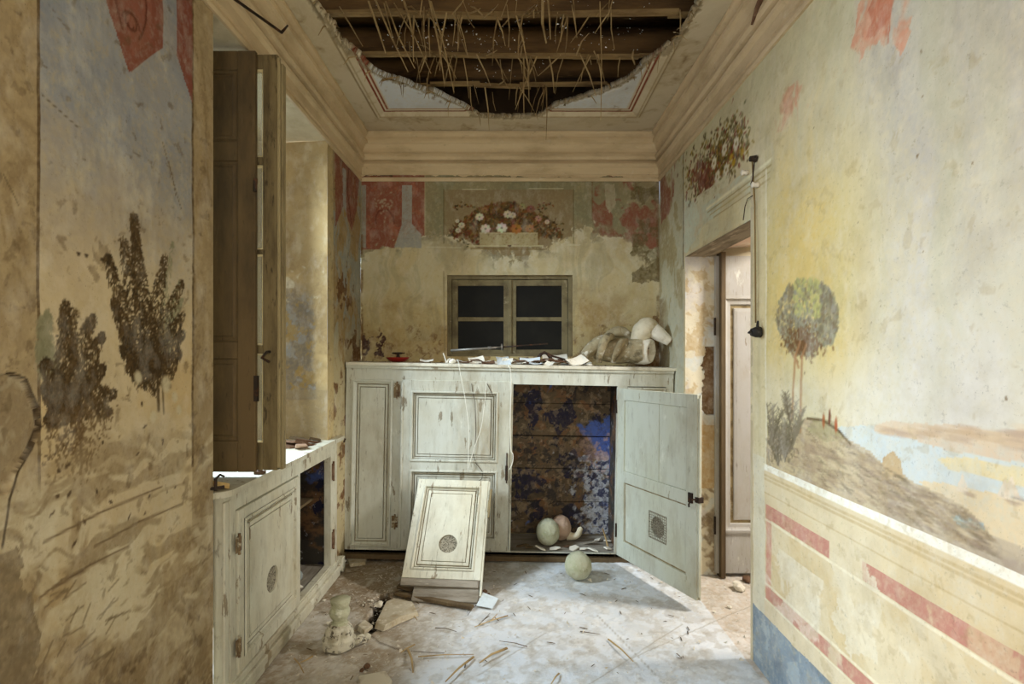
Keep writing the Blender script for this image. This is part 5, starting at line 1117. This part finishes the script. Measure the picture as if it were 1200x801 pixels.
# bent arm on top: bulky elbow and a tapering forearm with a flat cut end
fb('upper_arm', M_papier, [R(745, 402, -.01), R(748, 395, -.02), R(752, 388, -.035), R(758, 384, -.04), R(763, 386, -.04), R(765, 389, -.04)], [.040, .058, .072, .070, .056, .04], amp=.006, seed=8)
A_ = Vector(R(762, 386, -.055)); B_ = Vector(R(781.5, 400.5, -.07)); b = MB(); D_ = B_-A_
b.tube([A_, A_+D_*.04, A_+D_*.35, A_+D_*.7, A_+D_*.94, B_, B_+D_*.005], [.048, .053, .050, .040, .033, .031, .022], 26, flat=1.0); b.v = [tuple(Vector(p)+mnoise.noise_vector(Vector(p)*20)*.003) for p in b.v]; b.build('forearm', M_castwhite, fg, smooth=True)
b = MB(); b.tube([B_-D_*.02, B_+D_*.03], [.020, .018], 16); b.build('stub', M_pink, fg)
# red dish with a black iron object in it
X = TP(466, 3.78); dish = empty('red_dish', (X, 3.78, topz(X)), label='small red dish holding a dark object on the left of the cupboard top', cat='dish')
b = MB(); b.lathe([(.035, 0), (.055, .006), (.078, .026), (.082, .034), (.076, .034), (.052, .012), (.001, .010)], 28); b.build('bowl', M_red, dish, smooth=True)
iron = empty('iron_piece', (X+.003, 3.78, topz(X)+.012), label='black iron mushroom-shaped piece standing in the red dish', cat='hardware')
b = MB(); b.lathe([(.022, 0), (.024, .01), (.012, .03), (.010, .045)], 16); b.build('stem', M_iron, iron, smooth=True)
b = MB(); b.tube([(-.045, 0, .052), (-.02, 0, .050), (.02, 0, .050), (.05, 0, .052)], [.003, .008, .008, .003], 8); b.build('crossbar', M_iron, iron)
# rod with collar
A = Vector((TP(528, 3.72), 3.72, PX(0, 410.5, 3.72)[1])); B = Vector((TP(588, 3.72), 3.72, PX(0, 406.5, 3.72)[1])); E = Vector((TP(642, 3.74), 3.74, PX(0, 402.5, 3.74)[1]))
rod = empty('iron_rod', tuple(A), label='long steel rod with a round collar lying across the cupboard top', cat='rod')
b = MB(); b.tube([(0, 0, 0), B-A], .008, 12); b.build('tube', M_steel, rod, smooth=True)
b = MB(); b.tube([B-A, E-A], .005, 10); b.build('thin_rod', M_iron, rod, smooth=True)
d_ = (B-A).normalized(); b = MB(); b.tube([(B-A)-d_*.004, (B-A)+d_*.006], .022, 20); b.build('collar', M_steel, rod)
b = MB(); b.tube([(B-A)*.76-d_*.012, (B-A)*.76+d_*.012], .011, 12); b.build('sleeve', M_steel, rod)
# rod foot props: a pale broken clip
X = TP(523, 3.70); b = MB(); b.tube([(0, 0, .0), (-.008, 0, .03), (-.022, 0, .068)], [.006, .005, .004], 6); b.tube([(.005, 0, 0), (.012, 0, .02), (.03, 0, .03)], [.008, .007, .006], 6); o = b.build('bone_clip', M_castwhite); o.location = (X, 3.70, topz(X)+.002); tag(o, 'small ivory forked piece standing under the left end of the rod', 'debris')
# dark tongs
X = TP(638, 3.72); tg = empty('iron_tongs', (X, 3.72, topz(X)), label='dark iron tongs standing open among the papers below the small window', cat='tool')
for sg in (-1, 1):
    b = MB(); b.tube([(0, 0, .085), (sg*.025, .0, .075), (sg*.045, 0, .045), (sg*.035, 0, .008)], [.008, .012, .014, .006], 10); b.build('jaw', M_iron, tg, smooth=True)
b = MB(); b.tube([(0, -.012, .085), (0, .012, .085)], .012, 12); b.build('pivot', M_iron, tg)
b = MB(); b.tube([(.01, 0, .085), (.06, 0, .06), (.12, .0, .045), (.20, .01, .02)], [.007, .007, .006, .005], 8); b.build('handle', M_iron, tg)
X = TP(672, 3.76); b = MB()
r4 = random.Random(6)
b.tube([(-.08, 0, .05), (-.03, 0, .035), (.03, 0, .03), (.09, 0, .012)], .004, 6); b.tube([(-.06, .01, .02), (0, 0, .05), (.05, .01, .02)], .0035, 6); b.tube([(0, 0, .045), (.03, .0, .01)], .004, 6)
o = b.build('wire_tangle', M_iron); o.location = (X, 3.76, topz(X)); tag(o, 'tangled dark wire behind the white sheet near the figure', 'wire')
# papers and strips
def paper_on_top(x, Y, sx, sy, rz, tx, ty, m, lb, nm='paper_sheet', cat='paper', th=.0012, dz=.004, group=None):
    X = TP(x, Y); b = MB(); n_ = 6
    v = []; fcs = []
    for j in range(3):
        for i in range(n_+1):
            u = (i/n_-.5)*2*sx; w = (j-1)*sy; v.append((u, w, abs(u)**2/sx*.22*(1 if (i+j) % 2 else .7)+.001*j))
    m0 = len(v); v += [(a, b_, c+th) for a, b_, c in v]
    for j in range(2):
        for i in range(n_):
            q = j*(n_+1)+i; fcs += [(q, q+n_+1, q+n_+2, q+1), (q+m0, q+1+m0, q+n_+2+m0, q+n_+1+m0)]
    b.add(v, fcs); o = b.build(nm, m); o.location = (X, Y, topz(X)+dz); o.rotation_euler = (tx, ty, rz); return tag(o, lb, cat, group)
paper_on_top(500, 3.62, .045, .02, .1, .25, 0, M_paper, 'crumpled white paper left of the rod on the cupboard top', dz=.012)
paper_on_top(676, 3.62, .07, .045, .5, .5, -.25, M_paper, 'white folded sheet propped before the broken figure', dz=.028)
paper_on_top(586, 3.66, .07, .03, .1, .2, 0, M_paper, 'white paper scrap below the rod collar', dz=.008)
paper_on_top(604, 3.64, .075, .025, -.15, .35, .1, M_paper, 'white curved scrap right of the rod collar', dz=.016)
paper_on_top(566, 3.64, .05, .02, .3, .2, 0, M_paper, 'pale scrap in the middle of the cupboard top', dz=.008)
paper_on_top(650, 3.80, .09, .04, .05, .7, 0, M_paper, 'large white sheet leaning on the small window sill', dz=.04)
paper_on_top(640, 3.63, .04, .02, -.2, .2, .1, M_castwhite, 'small pinkish scrap in front of the tongs', dz=.008)
paper_on_top(690, 3.60, .022, .014, .4, .2, 0, M_paper, 'tiny white scrap at the front edge before the figure', dz=.006)
paper_on_top(545, 3.66, .05, .02, .1, .15, 0, M_brown, 'brown leaf-like scrap under the rod', 'dry_scrap', 'debris', dz=.006)
o = blob('crumpled_plaster', M_castwhite, [(-.02, 0, .012), (0, 0, .016), (.02, 0, .012)], [.008, .016, .008], 12, .008, 40); X = TP(530, 3.63); o.location = (X, 3.63, topz(X)-.002); tag(o, 'crumpled white lump near the rod foot at the board edge', 'debris')
for i, (x, Y, L, rz, tilt, dz) in enumerate([(615, 3.68, .13, .05, 0, .010), (625, 3.66, .14, -.1, .06, .016), (637, 3.70, .12, .08, -.05, .018), (632, 3.62, .12, -.03, .02, .008), (648, 3.65, .11, .2, .08, .012), (598, 3.70, .10, -.1, -.05, .012), (655, 3.60, .10, .1, .04, .006), (620, 3.74, .13, .0, .0, .020), (664, 3.63, .08, -.2, .05, .010), (610, 3.62, .09, .15, .03, .006), (556, 3.70, .09, .1, 0, .006), (642, 3.67, .10, -.3, .08, .022)]):
    X = TP(x, Y); b = MB(); b.tube([(-L*.75, 0, 0), (-L*.3, r4.uniform(-.01, .01), .020), (L*.3, r4.uniform(-.01, .01), .024), (L*.75, 0, .006)], [.006, .014, .014, .005], 8, flat=.35)
    o = b.build('bark_strip', M_brown); o.location = (X, Y, topz(X)+dz-.002); o.rotation_euler = (0, tilt, rz)
    tag(o, ['long curled brown strip under the rod collar', 'arched dark strip at the centre of the heap', 'brown strip against the small window sill below its right pane', 'curled brown strip at the front of the heap by the board edge', 'brown strip just left of the iron tongs', 'flat brown strip left of the rod collar', 'short strip in front of the propped white sheet',
            'rearmost strip of the heap, against the window sill', 'short slanting strip beside the wire tangle', 'frontmost thin strip below the rod collar', 'lone brown strip lying under the left half of the rod', 'topmost slanting strip on the heap'][i], 'debris', 'brown strips heaped on the cupboard top')
lbs = ['%s %s scrap %s' % (a_, b_, c_) for a_ in ('crumpled', 'flat') for b_ in ('white', 'greyish', 'tan') for c_ in ('in the middle of the paper heap', 'at the left fringe of the heap', 'at the right fringe of the heap', 'at the front edge of the heap')]
for i, lb in enumerate(lbs):
    where = i % 4; x = [r4.uniform(590, 640), r4.uniform(540, 590), r4.uniform(640, 690), r4.uniform(560, 680)][where]; Y = 3.58 if where == 3 else r4.uniform(3.62, 3.80)
    m = [M_paper, M_paperb, M_brown][(i//4) % 3]; flat_ = i >= 12
    paper_on_top(x, Y, r4.uniform(.03, .07), r4.uniform(.014, .03), r4.uniform(-.6, .6), .15 if flat_ else r4.uniform(.4, 1.0), r4.uniform(-.15, .15), m, lb, 'paper_scrap', dz=.006 if flat_ or where == 3 else r4.uniform(.016, .032))
b = MB()
for k in range(260):
    x = r4.uniform(410, 790); Y = r4.uniform(3.56, 3.86); X = TP(x, Y); c = Vector((X, Y, topz(X))); r = r4.uniform(.002, .007)
    v = [c+Vector((r4.uniform(-r, r), r4.uniform(-r, r), abs(r4.gauss(0, r*.7)))) for _ in range(4)]; b.add(v, [(0, 1, 2), (0, 2, 3), (0, 3, 1), (1, 3, 2)])
tag(b.build('top_crumbs', M_brown), 'brown crumbs strewn along the cupboard top', 'debris', kind='stuff')
# strings hanging down the front
def cord(pts, lb, r=.0022, m=None, name='string', cat='string'):
    P = [Vector((*(PX(x, y, Y)[:1]), Y, PX(x, y, Y)[1])) for x, y, Y in pts]; c = P[0].copy(); b = MB()
    Q = []
    for i in range(len(P)-1):
        for k in range(4):
            t = k/4; a, b0, c0, d0 = P[max(i-1, 0)], P[i], P[i+1], P[min(i+2, len(P)-1)]
            Q.append(.5*((2*b0)+(c0-a)*t+(2*a-5*b0+4*c0-d0)*t*t+(3*b0-a-3*c0+d0)*t**3)-c)
    Q.append(P[-1]-c); b.tube(Q, r, 6); o = b.build(name, m or M_cord, smooth=True); o.location = c; return tag(o, lb, cat)
cord([(536, 421, 3.60), (537.5, 425, 3.535), (539, 435, 3.53), (543, 455, 3.53), (547, 480, 3.53), (549.5, 505, 3.53), (549, 530, 3.53), (548, 552, 3.53)], 'white string hanging down the closed door from the cupboard top')
cord([(570, 447, 3.54), (568, 470, 3.53), (564, 500, 3.53), (556, 524, 3.53), (549, 548, 3.53)], 'white string slanting from the crack on the closed door')
cord([(592, 424, 3.62), (596.5, 429, 3.535), (598.5, 436, 3.53), (599, 455, 3.53), (598, 490, 3.53), (598.5, 525, 3.53), (601, 532, 3.525), (600.5, 542, 3.525), (597, 550, 3.53)], 'white cord hanging beside the open bay with a loop at its end', .0032)

# ------------------------------------------------------------------ on the niche ledge
zl = zt+.013
for i, (x, y, sx, sy, m, rz, lb) in enumerate([(-1.22, 3.02, .09, .035, M_brown, .7, 'large curled brown plaster flake on the window ledge'), (-1.20, 3.10, .08, .02, M_brown, .9, 'brown flake lying across the ledge heap'), (-1.27, 2.98, .06, .03, M_brown, .2, 'dark flake at the back of the ledge heap'),
        (-1.17, 2.93, .05, .03, M_pink, 1.3, 'pinkish flake at the front of the ledge heap'), (-1.18, 3.17, .07, .014, M_oldwood, 1.4, 'dark wood sliver at the far end of the ledge'), (-1.26, 3.16, .06, .018, M_oldwood, .3, 'dark sliver against the far jamb'), (-1.15, 2.06, .04, .028, material('ochre_shard', (190, 160, 104)), .3, 'yellowish plaster chunk at the near corner of the ledge')]):
    shard('plaster_flake', (x, y, zl+.010), sx*1.25, sy*1.4, .014 if i < 6 else .02, m, (.25*(i % 3-1), .25, rz), 120+i, label=lb, cat='debris')
b = MB(); b.tube([(0, 0, 0), (.0, .0, .045), (.015, .0, .06), (.03, 0, .05)], [.006, .006, .005, .004], 8); b.tube([(-.02, 0, .01), (.03, .0, .012)], .006, 8); o = b.build('window_catch', M_iron); o.location = (XL+.012, 1.995, zl+.01); o.rotation_euler = (0, 0, .6); tag(o, 'rusty iron catch fixed on the wall by the near corner of the ledge', 'hardware')
b = MB(); b.tube([(0, 0, 0), (.004, .0, .05), (-.01, .01, .075)], [.012, .007, .005], 8); b.box(-.02, .02, -.015, .015, 0, .012); o = b.build('shutter_hook', M_brown); o.location = (XL+.02, 2.33, zl); tag(o, 'small brown hook on the ledge edge under the shutter', 'hardware')

# ------------------------------------------------------------------ wall hardware
X1, Z1 = PX(330, 38, 2.30); X2, Z2 = PX(272, -3, 2.02)
ir = empty('curtain_bracket', (X2, 2.02, Z2), label='black iron bracket rod hooked below the cornice above the window', cat='bracket')
b = MB(); e1 = Vector((X1-X2, .28, Z1-Z2)); b.tube([(-.02, -.12, -.05), (0, 0, 0), e1], [.006, .006, .006], 10); b.build('rod', M_iron, ir, smooth=True)
X3, Z3 = PX(337, 30, 2.36); b = MB(); b.tube([e1, Vector((X3-X2, .34, Z3-Z2))], [.006, .004], 8); b.build('hook', M_iron, ir, smooth=True)
# rusty strip on the right cornice
b = MB(); Ya = F*1.05/(880-600); A = Vector((XR-.05, F*(XR-.05)/281, 0)); A.z = EYE+(HY-29)/F*A.y; B = Vector((XR-.055, F*(XR-.055)/294, 0)); B.z = EYE+(HY+8)/F*B.y
b.tube([(0, 0, 0), (B-A)*.5+Vector((0, 0, .004)), B-A], [.005, .012, .012], 8, flat=.5); o = b.build('hanging_lath', M_brown); o.location = A; tag(o, 'short rusty brown strip stuck on the right cornice', 'debris')
# wiring and switch beside the doorway
def wall_pt(x, y, off=.012): Y = F*(XR-off)/(x-600); return Vector((XR-off, Y, EYE-(y-HY)/F*Y))
A = wall_pt(884, 186); sw_ = empty('pull_switch', tuple(A), label='old hanging black switch on a vertical wire beside the doorway', cat='switch')
b = MB(); b.tube([Vector((.008, 0, 0)), Vector((-.020, 0, 0))], [.016, .012], 12); b.tube([Vector((-.004, -.03, .002)), Vector((-.004, .03, .002))], .005, 6); b.build('ceiling_hook', M_iron, sw_)
b = MB(); b.tube([Vector((-.01, 0, 0)), wall_pt(884.5, 240, .01)-A, wall_pt(885, 300)-A, wall_pt(885.5, 378)-A], .0035, 8); b.build('wire', material('wire_ochre', (126, 104, 62), rough=.8), sw_, smooth=True)
b = MB(); b.tube([wall_pt(884, 190, .02)-A, wall_pt(882, 210, .02)-A, wall_pt(880, 216, .018)-A], .003, 6); b.build('wire', M_iron, sw_)
c = wall_pt(885, 389, .03)-A; b = MB(); b.tube([c+Vector((.022, 0, 0)), c+Vector((.0, 0, 0)), c+Vector((-.018, 0, 0))], [.024, .023, .016], 16); b.tube([c+Vector((-.01, 0, .01)), c+Vector((-.034, -.01, -.004))], [.007, .005], 8); b.tube([c+Vector((.01, 0, .02)), c+Vector((.012, 0, .05))], [.008, .004], 8); b.build('switch_body', M_bake, sw_, smooth=True)
for (x, y), lb in [((876.5, 202), 'white porcelain insulator left of the vertical wire'), ((889, 216.5), 'small porcelain insulator right of the vertical wire')]:
    c = wall_pt(x, y, 0); b = MB(); b.tube([Vector((.004, 0, 0)), Vector((-.012, 0, 0)), Vector((-.014, 0, 0)), Vector((-.028, 0, 0)), Vector((-.032, 0, 0))], [.010, .012, .008, .014, .008], 14); o = b.build('insulator', M_porc, smooth=True); o.location = c; tag(o, lb, 'insulator')
b = MB(); P = [wall_pt(882, 229, .008), wall_pt(876, 233, .012), wall_pt(873, 242, .012), wall_pt(871, 258, .008)]; b.tube([p_-P[0] for p_ in P], .0022, 6); o = b.build('loose_wire', M_iron, smooth=True); o.location = P[0]; tag(o, 'short curved loose wire on the wall over the lintel end', 'wire')
